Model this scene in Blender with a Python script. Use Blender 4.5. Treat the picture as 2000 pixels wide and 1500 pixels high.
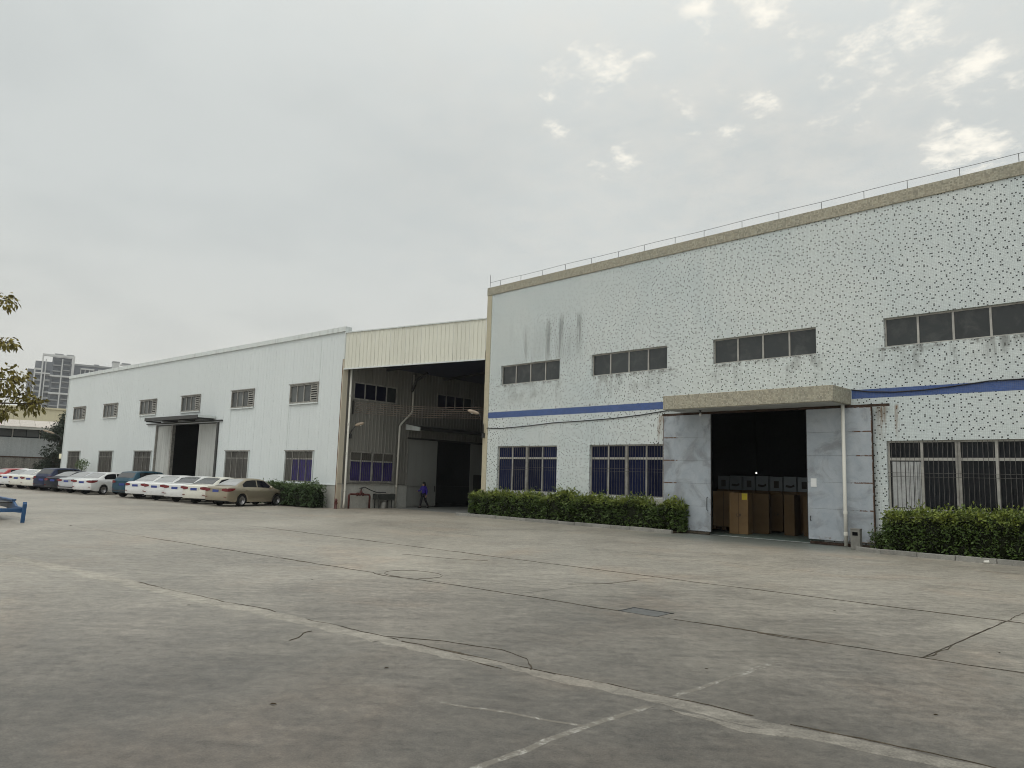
import bpy, math, random
from mathutils import Vector, Matrix, noise as mnoise

random.seed(7)
scene = bpy.context.scene
COL = scene.collection
PI = math.pi
for o in list(bpy.data.objects):
    bpy.data.objects.remove(o)

# ------------------------------------------------------------------ camera
EYE = 1.9
cam_data = bpy.data.cameras.new('camera')
cam = bpy.data.objects.new('camera', cam_data)
COL.objects.link(cam)
c_right = Vector((0.69835273, 0.7151117, 0.03031034))
c_fwd = Vector((-0.71241044, 0.69037884, 0.12589051))
c_up = c_right.cross(c_fwd)
M = Matrix.Identity(4)
for i in range(3):
    M[i][0], M[i][1], M[i][2] = c_right[i], c_up[i], -c_fwd[i]
M[2][3] = EYE
cam.matrix_world = M
cam_data.sensor_fit = 'HORIZONTAL'
cam_data.sensor_width = 36.0
cam_data.lens = 1453.68 / 2000 * 36.0
cam_data.clip_end = 4000
scene.camera = cam

scene.view_settings.view_transform = 'Standard'
scene.view_settings.look = 'None'
scene.view_settings.gamma = 1.0
scene.view_settings.use_curve_mapping = False
scene.view_settings.exposure = 0.0
scene.cycles.use_denoising = True
scene.cycles.filter_width = 1.0
scene.cycles.use_adaptive_sampling = True
scene.cycles.adaptive_threshold = 0.025
scene.cycles.adaptive_min_samples = 16
scene.cycles.max_bounces = 6
scene.cycles.diffuse_bounces = 3
scene.cycles.volume_bounces = 1
scene.cycles.sample_clamp_indirect = 6.0


# ------------------------------------------------------------------ node helper
class G:
    def __init__(self, nt):
        self.nt = nt
        nt.nodes.clear()

    def node(self, typ, **kw):
        n = self.nt.nodes.new(typ)
        for k, v in kw.items():
            setattr(n, k, v)
        return n

    def put(self, sock, v):
        if v is None:
            return
        if isinstance(v, bpy.types.NodeSocket):
            self.nt.links.new(v, sock)
        else:
            if sock.type in ('RGBA',) and len(v) == 3:
                v = (*v, 1.0)
            sock.default_value = v

    def math(self, op, a, b=None, c=None, clamp=False):
        n = self.node('ShaderNodeMath', operation=op)
        n.use_clamp = clamp
        for i, v in enumerate((a, b, c)):
            self.put(n.inputs[i], v)
        return n.outputs[0]

    def add(self, a, b): return self.math('ADD', a, b)
    def sub(self, a, b): return self.math('SUBTRACT', a, b)
    def mul(self, a, b): return self.math('MULTIPLY', a, b)

    def vmath(self, op, a, b=None):
        n = self.node('ShaderNodeVectorMath', operation=op)
        self.put(n.inputs[0], a)
        self.put(n.inputs[1], b)
        return n.outputs['Value'] if op in ('DOT_PRODUCT', 'LENGTH', 'DISTANCE') else n.outputs[0]

    def sep(self, v):
        n = self.node('ShaderNodeSeparateXYZ')
        self.put(n.inputs[0], v)
        return n.outputs[0], n.outputs[1], n.outputs[2]

    def comb(self, x=0.0, y=0.0, z=0.0):
        n = self.node('ShaderNodeCombineXYZ')
        for i, v in enumerate((x, y, z)):
            self.put(n.inputs[i], v)
        return n.outputs[0]

    def noise(self, vec, scale=1.0, detail=4.0, rough=0.55, dist=0.0, out=0):
        n = self.node('ShaderNodeTexNoise')
        self.put(n.inputs['Vector'], vec)
        n.inputs['Scale'].default_value = scale
        n.inputs['Detail'].default_value = detail
        n.inputs['Roughness'].default_value = rough
        n.inputs['Distortion'].default_value = dist
        return n.outputs[out]

    def smooth(self, v, a, b, lo=0.0, hi=1.0):
        n = self.node('ShaderNodeMapRange', interpolation_type='SMOOTHSTEP')
        self.put(n.inputs[0], v)
        for i, q in enumerate((a, b, lo, hi)):
            self.put(n.inputs[i + 1], q)
        return n.outputs[0]

    def mix(self, fac, a, b, blend='MIX'):
        n = self.node('ShaderNodeMix', data_type='RGBA', blend_type=blend)
        self.put(n.inputs[0], fac)
        self.put(n.inputs[6], a)
        self.put(n.inputs[7], b)
        return n.outputs[2]

    def pos(self):
        return self.node('ShaderNodeNewGeometry').outputs['Position']

    def coord(self, k='Object'):
        return self.node('ShaderNodeTexCoord').outputs[k]

    def rand(self):
        return self.node('ShaderNodeObjectInfo').outputs['Random']

    def bump(self, h, strength=0.3, dist=0.02):
        n = self.node('ShaderNodeBump')
        n.inputs['Strength'].default_value = strength
        n.inputs['Distance'].default_value = dist
        self.put(n.inputs['Height'], h)
        return n.outputs[0]

    def bsdf(self, color, rough=0.6, metal=0.0, spec=0.5, normal=None, **kw):
        n = self.node('ShaderNodeBsdfPrincipled')
        self.put(n.inputs['Base Color'], color)
        self.put(n.inputs['Roughness'], rough)
        self.put(n.inputs['Metallic'], metal)
        self.put(n.inputs['Specular IOR Level'], spec)
        if normal is not None:
            self.put(n.inputs['Normal'], normal)
        for k, v in kw.items():
            self.put(n.inputs[k.replace('_', ' ')], v)
        o = self.node('ShaderNodeOutputMaterial')
        self.nt.links.new(n.outputs[0], o.inputs[0])
        return n


def new_mat(name):
    m = bpy.data.materials.new(name)
    m.use_nodes = True
    return m, G(m.node_tree)


# ------------------------------------------------------------------ world and sun
SUN_EL, SUN_AZ = 64.0, 172.0          # the veiled sun stands high behind the camera's right shoulder
world = bpy.data.worlds.new('World')
scene.world = world
world.use_nodes = True
world.cycles.sampling_method = 'MANUAL'
world.cycles.sample_map_resolution = 256
g = G(world.node_tree)
sky = g.node('ShaderNodeTexSky', sky_type='NISHITA')
sky.sun_disc = False
sky.sun_elevation = math.radians(SUN_EL)
sky.sun_rotation = math.radians(SUN_AZ)
sky.air_density = 1.5
sky.dust_density = 4.0
vec = g.vmath('NORMALIZE', g.coord('Generated'))
sx, sy, sz = g.sep(vec)
# flat cloud deck seen in perspective
den = g.math('MAXIMUM', g.add(sz, 0.12), 0.06)
deck = g.comb(g.math('DIVIDE', sx, den), g.math('DIVIDE', sy, den), 0.0)
big = g.noise(deck, 1.5, 4, 0.55)
fine = g.noise(deck, 7.5, 5, 0.66)
# overcast: brighter towards the zenith
zen = g.smooth(sz, 0.38, 1.0)
base = g.mix(g.smooth(sz, 0.0, 0.35), (0.688, 0.688, 0.645), (0.652, 0.682, 0.668))
base = g.mix(zen, base, (1.22, 1.25, 1.20))
base = g.mix(g.smooth(big, 0.40, 0.66), base, g.vmath('MULTIPLY', base, (0.935, 0.94, 0.945)))
# thin gaps in the deck where warm light comes through
nz = g.node('ShaderNodeTexNoise')
g.put(nz.inputs['Vector'], deck)
nz.inputs['Scale'].default_value = 5.5
nz.inputs['Detail'].default_value = 3
vec2 = g.vmath('ADD', vec, g.vmath('MULTIPLY', g.vmath('SUBTRACT', nz.outputs['Color'], (0.5, 0.5, 0.5)), (0.13, 0.13, 0.13)))
gap = None
for (az, el, r, k) in [(-32.9, 32.6, 3.0, 1.0), (-38.9, 30.0, 2.6, 0.95), (-42.2, 28.6, 2.2, 0.85), (-33.2, 26.3, 1.7, 0.95), (-35.6, 30.6, 1.6, 0.8), (-28.2, 26.4, 2.4, 0.75),
                       (-24.4, 29.9, 2.8, 0.85), (-18.2, 30.6, 4.6, 1.0), (-21.6, 27.6, 3.0, 0.85), (-12.4, 22.4, 3.6, 1.0), (-12.6, 26.2, 3.6, 0.95), (-38.2, 23.6, 1.9, 0.72), (-22.0, 42.0, 13.0, 0.85)]:
    a, e = math.radians(az), math.radians(el)
    dv = (math.sin(a) * math.cos(e), math.cos(a) * math.cos(e), math.sin(e))
    dd = g.vmath('DISTANCE', vec2, dv)
    m_ = g.smooth(dd, math.radians(r * 1.55), 0.0, 0.0, k)
    gap = m_ if gap is None else g.math('MAXIMUM', gap, m_)
vd = g.vmath('DISTANCE', vec, (-0.36, 0.79, 0.50))
veil = g.mul(g.smooth(vd, 0.75, 0.0), g.smooth(fine, 0.30, 0.72))
gap = g.mul(g.smooth(gap, 0.02, 0.25), g.smooth(g.add(g.mul(gap, 0.60), g.mul(g.sub(fine, 0.5), 2.2)), 0.32, 0.88))
base = g.mix(g.mul(veil, 0.42), base, (0.83, 0.80, 0.73))
base = g.mix(g.mul(gap, 0.95), base, (1.08, 1.04, 0.93))
skyc = g.vmath('MULTIPLY', sky.outputs[0], (0.07, 0.07, 0.07))
col = g.mix(0.95, skyc, base)
bg = g.node('ShaderNodeBackground')
g.put(bg.inputs[0], col)
bg.inputs[1].default_value = 1.0
wo = g.node('ShaderNodeOutputWorld')
g.nt.links.new(bg.outputs[0], wo.inputs[0])

sun_data = bpy.data.lights.new('sun', 'SUN')
sun_data.energy = 0.9
sun_data.angle = math.radians(50)
sun_data.color = (1.0, 0.96, 0.88)
sun = bpy.data.objects.new('sun', sun_data)
COL.objects.link(sun)
_a, _e = math.radians(SUN_AZ), math.radians(SUN_EL)
sdir = Vector((math.sin(_a) * math.cos(_e), math.cos(_a) * math.cos(_e), math.sin(_e)))
sun.rotation_euler = sdir.to_track_quat('Z', 'Y').to_euler()
sun.location = sdir * 60


# ------------------------------------------------------------------ mesh helper
class MB:
    def __init__(self):
        self.v, self.f = [], []

    def pt(self, p):
        self.v.append(tuple(p))
        return len(self.v) - 1

    def poly(self, *pts):
        i = len(self.v)
        self.v += [tuple(p) for p in pts]
        self.f.append(tuple(range(i, i + len(pts))))
        return self

    def box(self, x0, x1, y0, y1, z0, z1):
        i = len(self.v)
        self.v += [(x0, y0, z0), (x1, y0, z0), (x1, y1, z0), (x0, y1, z0), (x0, y0, z1), (x1, y0, z1), (x1, y1, z1), (x0, y1, z1)]
        self.f += [tuple(i + k for k in q) for q in ((3, 2, 1, 0), (4, 5, 6, 7), (0, 1, 5, 4), (1, 2, 6, 5), (2, 3, 7, 6), (3, 0, 4, 7))]
        return self

    def prism(self, prof, fn, a, b):
        """prof: list of 2D points; fn(p, t) -> 3D point; extruded from t=a to t=b."""
        n, i = len(prof), len(self.v)
        self.v += [tuple(fn(p, a)) for p in prof] + [tuple(fn(p, b)) for p in prof]
        self.f.append(tuple(range(i + n - 1, i - 1, -1)))
        self.f.append(tuple(range(i + n, i + 2 * n)))
        for k in range(n):
            l = (k + 1) % n
            self.f.append((i + k, i + l, i + n + l, i + n + k))
        return self

    def tube(self, path, r, n=8, cap=True):
        path = [Vector(p) for p in path]
        rs = r if isinstance(r, (list, tuple)) else [r] * len(path)
        rings = []
        ref = None
        for k, p in enumerate(path):
            t = (path[min(k + 1, len(path) - 1)] - path[max(k - 1, 0)]).normalized()
            if ref is None:
                ref = t.orthogonal().normalized()
            u = (ref - t * ref.dot(t))
            u = u.normalized() if u.length > 1e-6 else t.orthogonal().normalized()
            ref = u
            w = t.cross(u)
            i = len(self.v)
            for q in range(n):
                a = 2 * PI * q / n
                self.v.append(tuple(p + (u * math.cos(a) + w * math.sin(a)) * rs[k]))
            rings.append(i)
        for a, b in zip(rings, rings[1:]):
            for q in range(n):
                l = (q + 1) % n
                self.f.append((a + q, a + l, b + l, b + q))
        if cap:
            self.f.append(tuple(range(rings[0] + n - 1, rings[0] - 1, -1)))
            self.f.append(tuple(range(rings[-1], rings[-1] + n)))
        return self

    def lathe(self, prof, n=16, c=(0, 0, 0), axis='z'):
        i = len(self.v)
        for (r, h) in prof:
            for q in range(n):
                a = 2 * PI * q / n
                x, y = r * math.cos(a), r * math.sin(a)
                p = (x, y, h) if axis == 'z' else ((h, x, y) if axis == 'x' else (x, h, y))
                self.v.append((p[0] + c[0], p[1] + c[1], p[2] + c[2]))
        for k in range(len(prof) - 1):
            for q in range(n):
                l = (q + 1) % n
                self.f.append((i + k * n + q, i + k * n + l, i + (k + 1) * n + l, i + (k + 1) * n + q))
        if prof[0][0] > 1e-6:
            self.f.append(tuple(i + q for q in reversed(range(n))))
        if prof[-1][0] > 1e-6:
            self.f.append(tuple(i + (len(prof) - 1) * n + q for q in range(n)))
        return self

    def grid(self, rows):
        i, m = len(self.v), len(rows[0])
        for r in rows:
            self.v += [tuple(p) for p in r]
        for a in range(len(rows) - 1):
            for b in range(m - 1):
                self.f.append((i + a * m + b, i + a * m + b + 1, i + (a + 1) * m + b + 1, i + (a + 1) * m + b))
        return self

    def mesh(self, name, mat, smooth=False, fix=True):
        me = bpy.data.meshes.new(name)
        me.from_pydata(self.v, [], self.f)
        if fix:
            import bmesh
            bm = bmesh.new()
            bm.from_mesh(me)
            bmesh.ops.recalc_face_normals(bm, faces=bm.faces)
            bm.to_mesh(me)
            bm.free()
        me.materials.append(MT[mat])
        if smooth:
            me.polygons.foreach_set('use_smooth', [True] * len(me.polygons))
        me.update()
        return me

    def build(self, name, mat, parent=None, smooth=False, bevel=0.0, fix=True):
        o = bpy.data.objects.new(name, self.mesh(name, mat, smooth, fix))
        COL.objects.link(o)
        if parent is not None:
            o.parent = parent
        if bevel:
            b = o.modifiers.new('bevel', 'BEVEL')
            b.width = bevel
            b.segments = 2
            b.limit_method = 'ANGLE'
        return o


def place(name, mesh, parent=None, loc=(0, 0, 0), rot=(0, 0, 0), scl=None):
    o = bpy.data.objects.new(name, mesh)
    COL.objects.link(o)
    o.location = loc
    o.rotation_euler = rot
    if scl:
        o.scale = scl
    if parent is not None:
        o.parent = parent
    return o


def tag(o, label=None, cat=None, group=None, kind=None):
    if label:
        o['label'] = label
    if cat:
        o['category'] = cat
    if group:
        o['group'] = group
    if kind:
        o['kind'] = kind
    return o


def thing(name, label, cat, loc=(0, 0, 0), rz=0.0, group=None):
    o = bpy.data.objects.new(name, None)
    o.empty_display_size = 0.2
    COL.objects.link(o)
    o.location = loc
    o.rotation_euler = (0, 0, rz)
    return tag(o, label, cat, group)


def box_mesh(name, mat, sx_, sy_, sz_):
    return MB().box(-sx_ / 2, sx_ / 2, -sy_ / 2, sy_ / 2, -sz_ / 2, sz_ / 2).mesh(name, mat)


def lerp(a, b, t):
    return a + (b - a) * t


def interp(tab, x):
    if x <= tab[0][0]:
        return tab[0][1]
    for (a, va), (b, vb) in zip(tab, tab[1:]):
        if x <= b:
            return va + (vb - va) * (x - a) / (b - a)
    return tab[-1][1]


def fbm(x, y=0.0, z=0.0):
    return mnoise.fractal(Vector((x, y, z)), 0.8, 2.0, 4)


# ------------------------------------------------------------------ materials
MT = {}


def simple(name, color, rough=0.6, metal=0.0, spec=0.5, vary=0.12, scale=6.0, bump=0.0, **kw):
    m, q = new_mat(name)
    n = q.noise(q.coord('Object'), scale, 5, 0.6)
    f = q.smooth(n, 0.3, 0.7, 1.0 - vary, 1.0 + vary * 0.6)
    r = q.add(q.mul(q.sub(q.rand(), 0.5), vary * 0.6), 1.0)
    c = q.vmath('MULTIPLY', q.vmath('MULTIPLY', color, q.comb(f, f, f)), q.comb(r, r, r))
    nm = q.bump(q.noise(q.coord('Object'), scale * 4, 4, 0.6), bump, 0.02) if bump else None
    q.bsdf(c, rough, metal, spec, nm, **kw)
    MT[name] = m
    return m


def concrete(name, color, blot=0.25, slab=0.0, rough=0.62, spec=0.45, warm=0.5, apron_shade=False, near_dark=0.0):
    m, q = new_mat(name)
    p = q.pos()
    px, py, pz = q.sep(p)
    n1 = q.noise(p, 0.16, 5, 0.6, 0.4)
    n2 = q.noise(p, 1.1, 6, 0.66, 0.5)
    n3 = q.noise(p, 9.0, 5, 0.7)
    n4 = q.noise(p, 60.0, 3, 0.7)
    # scuffs run along the direction vehicles take through the yard
    st = q.noise(q.comb(q.add(q.mul(px, 0.55), q.mul(py, 0.55)), q.add(q.mul(py, 2.3), q.mul(px, -2.3)), 0.0), 1.6, 7, 0.70, 0.5)
    n5 = q.noise(p, 7.0, 8, 0.80, 0.3)
    s = q.add(q.add(q.mul(q.sub(n1, 0.5), 1.1), q.mul(q.sub(n2, 0.5), 0.5)), q.add(q.mul(q.sub(st, 0.5), 1.15), q.add(q.mul(q.sub(n3, 0.5), 0.3), q.add(q.mul(q.sub(n4, 0.5), 1.3), q.mul(q.sub(n5, 0.5), 1.7)))))
    f = q.add(1.0, q.mul(s, blot * 2))
    if slab:
        f = q.mul(f, q.add(1.0, q.mul(q.sub(q.rand(), 0.5), slab)))
    c = q.vmath('MULTIPLY', color, q.comb(f, f, f))
    # reddish earth rubbed into the surface, and grey damp patches
    red = q.smooth(q.noise(q.vmath('ADD', p, (31.0, 7.0, 0.0)), 0.33, 5, 0.62, 0.5), 0.50, 0.72)
    c = q.mix(q.mul(red, warm), c, q.vmath('MULTIPLY', c, (1.10, 0.98, 0.90)))
    dmp = q.smooth(q.noise(q.vmath('ADD', p, (-11.0, 43.0, 0.0)), 0.42, 6, 0.68, 0.8), 0.56, 0.74)
    c = q.mix(q.mul(dmp, 0.55), c, q.vmath('MULTIPLY', c, (0.80, 0.82, 0.82)))
    spots = q.smooth(q.noise(q.vmath('ADD', p, (5.0, 3.0, 0.0)), 5.5, 5, 0.75), 0.66, 0.72)
    c = q.mix(q.mul(spots, 0.45), c, q.vmath('MULTIPLY', c, (1.30, 1.30, 1.28)))
    oil = q.smooth(q.noise(q.vmath('ADD', p, (2.0, 91.0, 0.0)), 1.6, 4, 0.6), 0.70, 0.80)
    c = q.mix(q.mul(oil, 0.4), c, q.vmath('MULTIPLY', c, (0.62, 0.62, 0.62)))
    pit = q.smooth(q.noise(q.vmath('ADD', p, (71.0, 3.0, 0.0)), 14.0, 3, 0.6), 0.70, 0.76)
    c = q.mix(q.mul(pit, 0.7), c, q.vmath('MULTIPLY', c, (0.50, 0.49, 0.47)))
    grit = q.smooth(q.noise(q.vmath('ADD', p, (13.0, 37.0, 0.0)), 26.0, 2, 0.5), 0.66, 0.74)
    c = q.mix(q.mul(grit, 0.5), c, q.vmath('MULTIPLY', c, (1.38, 1.37, 1.34)))
    if near_dark:
        # surface darkens, with ragged edges, towards the near part of the yard
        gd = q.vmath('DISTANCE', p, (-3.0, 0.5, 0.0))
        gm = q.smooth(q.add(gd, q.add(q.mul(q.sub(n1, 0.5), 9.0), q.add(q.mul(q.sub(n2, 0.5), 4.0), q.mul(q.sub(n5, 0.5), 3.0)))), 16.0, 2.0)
        c = q.mix(q.mul(gm, near_dark), c, q.vmath('MULTIPLY', c, (0.330, 0.326, 0.330)))
    if apron_shade:
        # worn green floor paint by the workshop door plus facade shade painted in
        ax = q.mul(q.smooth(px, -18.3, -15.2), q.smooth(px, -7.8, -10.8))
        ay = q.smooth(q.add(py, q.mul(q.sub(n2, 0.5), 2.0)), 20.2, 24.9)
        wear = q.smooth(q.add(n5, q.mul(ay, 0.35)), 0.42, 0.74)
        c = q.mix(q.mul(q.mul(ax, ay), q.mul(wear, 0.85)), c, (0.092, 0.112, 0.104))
    h = q.add(q.mul(n3, 0.5), q.mul(n4, 0.5))
    rg = q.add(rough, q.mul(q.sub(n2, 0.5), 0.25))
    q.bsdf(c, rg, 0.0, spec, q.bump(h, 0.35, 0.012))
    MT[name] = m


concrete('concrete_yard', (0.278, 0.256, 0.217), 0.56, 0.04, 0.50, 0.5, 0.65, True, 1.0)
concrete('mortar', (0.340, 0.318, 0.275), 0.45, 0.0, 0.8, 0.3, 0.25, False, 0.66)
concrete('kerb_concrete', (0.25, 0.245, 0.225), 0.3, 0.2, 0.85, 0.3)
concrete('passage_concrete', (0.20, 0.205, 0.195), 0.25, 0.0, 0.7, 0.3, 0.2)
concrete('green_floor', (0.105, 0.140, 0.125), 0.30, 0.0, 0.5, 0.4, 0.1)
concrete('plaster_grey', (0.40, 0.40, 0.37), 0.22, 0.0, 0.85, 0.3, 0.2)
concrete('stained_wall', (0.17, 0.165, 0.15), 0.75, 0.0, 0.9, 0.2, 0.3)
concrete('old_wall', (0.40, 0.42, 0.42), 0.22, 0.0, 0.9, 0.2, 0.2)
concrete('canopy_soffit', (0.42, 0.43, 0.43), 0.15, 0.0, 0.9, 0.2, 0.1)
simple('dirt', (0.092, 0.078, 0.060), 0.95, spec=0.1, vary=0.35, scale=12)
simple('soil', (0.07, 0.055, 0.04), 0.95, spec=0.1, vary=0.35, scale=8)


def mosaic(name, color, dark=0.0, pitch=0.05, stain=True, tint=0.05, aged=0.0):
    m, q = new_mat(name)
    p = q.pos()
    px, py, pz = q.sep(p)
    nrm = q.node('ShaderNodeNewGeometry').outputs['True Normal']
    nx, ny, nz = q.sep(nrm)
    side = q.math('GREATER_THAN', q.math('ABSOLUTE', nx), 0.5)
    hx = q.add(q.mul(side, py), q.mul(q.sub(1.0, side), px))
    flat = q.math('GREATER_THAN', q.math('ABSOLUTE', nz), 0.5)
    vz = q.add(q.mul(flat, py), q.mul(q.sub(1.0, flat), pz))
    u, v = q.math('DIVIDE', hx, pitch), q.math('DIVIDE', vz, pitch)
    cu, cv = q.math('FLOOR', u), q.math('FLOOR', v)
    # one dark tile at most in each block of three by three
    bu, bv = q.math('FLOOR', q.math('DIVIDE', cu, 3.0)), q.math('FLOOR', q.math('DIVIDE', cv, 3.0))
    wn = q.node('ShaderNodeTexWhiteNoise', noise_dimensions='2D')
    q.put(wn.inputs['Vector'], q.comb(bu, bv, 0.0))
    r1, r2, r3 = q.sep(wn.outputs['Color'])
    hitu = q.math('COMPARE', q.sub(cu, q.mul(bu, 3.0)), q.math('FLOOR', q.mul(r1, 2.95)), 0.1)
    hitv = q.math('COMPARE', q.sub(cv, q.mul(bv, 3.0)), q.math('FLOOR', q.mul(r2, 2.95)), 0.1)
    hit = q.mul(q.mul(hitu, hitv), q.math('LESS_THAN', r3, 0.90))
    wn2 = q.node('ShaderNodeTexWhiteNoise', noise_dimensions='2D')
    q.put(wn2.inputs['Vector'], q.comb(q.add(cu, 517.0), q.add(cv, 91.0), 0.0))
    fu, fv = q.math('FRACT', u), q.math('FRACT', v)
    edge = q.math('MAXIMUM', q.math('ABSOLUTE', q.sub(fu, 0.5)), q.math('ABSOLUTE', q.sub(fv, 0.5)))
    grout = q.math('GREATER_THAN', edge, 0.455)
    f = q.add(1.0 - tint, q.mul(wn2.outputs[0], tint * 2))
    c = q.vmath('MULTIPLY', color, q.comb(f, f, f))
    lg = q.noise(p, 0.22, 5, 0.6, 0.5)
    c = q.mix(q.smooth(lg, 0.35, 0.65), c, q.vmath('MULTIPLY', c, (0.90, 0.93, 0.95)))
    gr = q.noise(p, 1.4, 6, 0.65)
    c = q.mix(q.mul(q.smooth(gr, 0.45, 0.75), 0.35), c, q.vmath('MULTIPLY', c, (0.86, 0.87, 0.86)))
    if aged:
        ag = q.noise(p, 5.0, 6, 0.7, 0.3)
        c = q.mix(q.mul(q.smooth(ag, 0.42, 0.62), aged), c, (0.40, 0.36, 0.27))
        ag2 = q.noise(q.comb(q.mul(hx, 8.0), q.mul(vz, 8.0), 0.0), 1.0, 3, 0.7)
        c = q.mix(q.mul(q.smooth(ag2, 0.55, 0.75), aged * 0.6), c, (0.10, 0.09, 0.06))
    if dark:
        # tiles are darker blue-black here and there
        dk = q.mul(hit, q.math('LESS_THAN', edge, 0.40))
        c = q.mix(q.mul(dk, 0.98), c, (0.010, 0.014, 0.015))
    c = q.mix(q.mul(grout, 0.50), c, (0.20, 0.21, 0.20))
    if stain:
        # rain streaks below the upper windows
        ph = q.math('FRACT', q.math('DIVIDE', q.add(px, 27.9), 6.15))
        inx = q.mul(q.smooth(ph, 0.02, 0.10), q.smooth(ph, 0.72, 0.82, 1.0, 0.0))
        below = q.mul(q.math('LESS_THAN', pz, 6.58), q.smooth(pz, 5.3, 6.5))
        stv = q.noise(q.comb(q.mul(px, 1.7), q.mul(pz, 0.16), 0.0), 1.6, 6, 0.7)
        blob = q.noise(q.comb(q.mul(px, 1.0), q.mul(pz, 1.0), 3.0), 1.3, 4, 0.6)
        s1 = q.mul(q.mul(inx, below), q.mul(q.smooth(stv, 0.40, 0.62), q.smooth(blob, 0.42, 0.62)))
        c = q.mix(q.mul(s1, 0.66), c, (0.11, 0.11, 0.10))
        lip = q.mul(q.mul(inx, q.mul(q.math('LESS_THAN', pz, 6.58), q.smooth(pz, 6.36, 6.56))), q.smooth(q.noise(p, 3.5, 5, 0.7), 0.45, 0.60))
        c = q.mix(q.mul(lip, 0.85), c, (0.10, 0.095, 0.085))
        # old leaks high on the left part of the wall
        reg = q.mul(q.mul(q.smooth(px, -27.3, -26.2), q.smooth(px, -20.5, -22.0)), q.mul(q.smooth(pz, 7.5, 8.1), q.smooth(pz, 9.9, 9.2)))
        st2 = q.noise(q.comb(q.mul(px, 2.2), q.mul(pz, 0.12), 9.0), 1.35, 4, 0.6)
        c = q.mix(q.mul(q.mul(reg, q.smooth(st2, 0.54, 0.66)), 0.52), c, (0.12, 0.125, 0.12))
        rub = q.smooth(q.vmath('LENGTH', q.vmath('MULTIPLY', q.vmath('SUBTRACT', p, (-23.6, 25.7, 8.3)), (0.30, 0.0, 0.6))), 1.0, 0.2)
        c = q.mix(q.mul(q.mul(rub, q.smooth(st2, 0.3, 0.6)), 0.30), c, (0.25, 0.26, 0.25))
        # rust bleeding from the door rail ends
        for rx, rw in ((-17.62, 0.10), (-9.02, 0.25), (-8.55, 0.10), (-17.75, 0.10)):
            rm = q.mul(q.smooth(q.math('ABSOLUTE', q.sub(px, rx)), rw, 0.0), q.mul(q.smooth(pz, 3.3, 4.4), q.smooth(pz, 4.72, 4.6)))
            rn = q.smooth(q.noise(q.comb(q.mul(px, 9.0), q.mul(pz, 1.2), 2.0), 1.0, 4, 0.65), 0.35, 0.6)
            c = q.mix(q.mul(q.mul(rm, rn), 0.85), c, (0.17, 0.085, 0.025))
        # splash dirt near the foot
        ft = q.mul(q.smooth(pz, 1.0, 0.0), q.smooth(q.noise(p, 1.8, 5, 0.65), 0.35, 0.65))
        c = q.mix(q.mul(ft, 0.4), c, (0.22, 0.21, 0.18))
    h = q.sub(1.0, grout)
    q.bsdf(c, 0.42 if not aged else 0.8, 0.0, 0.4, q.bump(h, 0.25, 0.004))
    MT[name] = m


mosaic('mosaic_white', (0.665, 0.71, 0.70), 0.052, 0.049)
mosaic('mosaic_blue', (0.055, 0.105, 0.29), 0.0, stain=False, tint=0.12)
mosaic('mosaic_tan', (0.37, 0.345, 0.270), 0.0, stain=False, tint=0.30, aged=0.45)
mosaic('mosaic_cream', (0.56, 0.50, 0.36), 0.0, stain=False, tint=0.04, aged=0.30)


def sheet(name, color, dirt=(0.22, 0.21, 0.19), amt=0.3, rough=0.45, spec=0.4, slab=0.05):
    m, q = new_mat(name)
    p = q.pos()
    px, py, pz = q.sep(p)
    hz = q.add(px, q.mul(py, 1.0))
    st = q.noise(q.comb(q.mul(hz, 3.0), q.mul(pz, 0.10), 0.0), 1.2, 6, 0.68)
    lg = q.noise(p, 0.35, 5, 0.6, 0.4)
    r = q.add(1.0, q.mul(q.sub(q.rand(), 0.5), slab * 2))
    c = q.vmath('MULTIPLY', color, q.comb(r, r, r))
    c = q.mix(q.mul(q.smooth(st, 0.48, 0.72), amt), c, dirt)
    c = q.mix(q.mul(q.smooth(lg, 0.45, 0.7), amt * 0.5), c, q.vmath('MULTIPLY', c, (0.86, 0.88, 0.88)))
    low = q.mul(q.smooth(pz, 2.2, 1.2), q.smooth(st, 0.35, 0.65))
    c = q.mix(q.mul(low, amt * 0.8), c, dirt)
    q.bsdf(c, rough, 0.0, spec, q.bump(lg, 0.05, 0.02))
    MT[name] = m


sheet('white_sheet', (0.69, 0.735, 0.74), amt=0.035, slab=0.012)
sheet('door_grey', (0.29, 0.295, 0.28), amt=0.4)
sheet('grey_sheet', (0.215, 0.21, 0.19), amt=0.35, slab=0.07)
sheet('cream_sheet', (0.73, 0.725, 0.635), (0.42, 0.39, 0.30), 0.22, slab=0.03)
sheet('door_white', (0.52, 0.53, 0.51), amt=0.45)
sheet('beige_trim', (0.55, 0.50, 0.40), (0.22, 0.12, 0.06), 0.45)
sheet('white_trim', (0.66, 0.70, 0.69), amt=0.35)
sheet('canopy_metal', (0.040, 0.042, 0.041), (0.07, 0.06, 0.05), 0.3)
sheet('navy_roof', (0.030, 0.036, 0.075), (0.02, 0.02, 0.03), 0.3)
sheet('far_roof', (0.52, 0.47, 0.42), (0.30, 0.20, 0.16), 0.5)
sheet('yellow_far', (0.62, 0.57, 0.40), (0.45, 0.40, 0.28), 0.25)
sheet('pvc_pipe', (0.70, 0.69, 0.63), (0.30, 0.22, 0.14), 0.35, rough=0.4)

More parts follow.
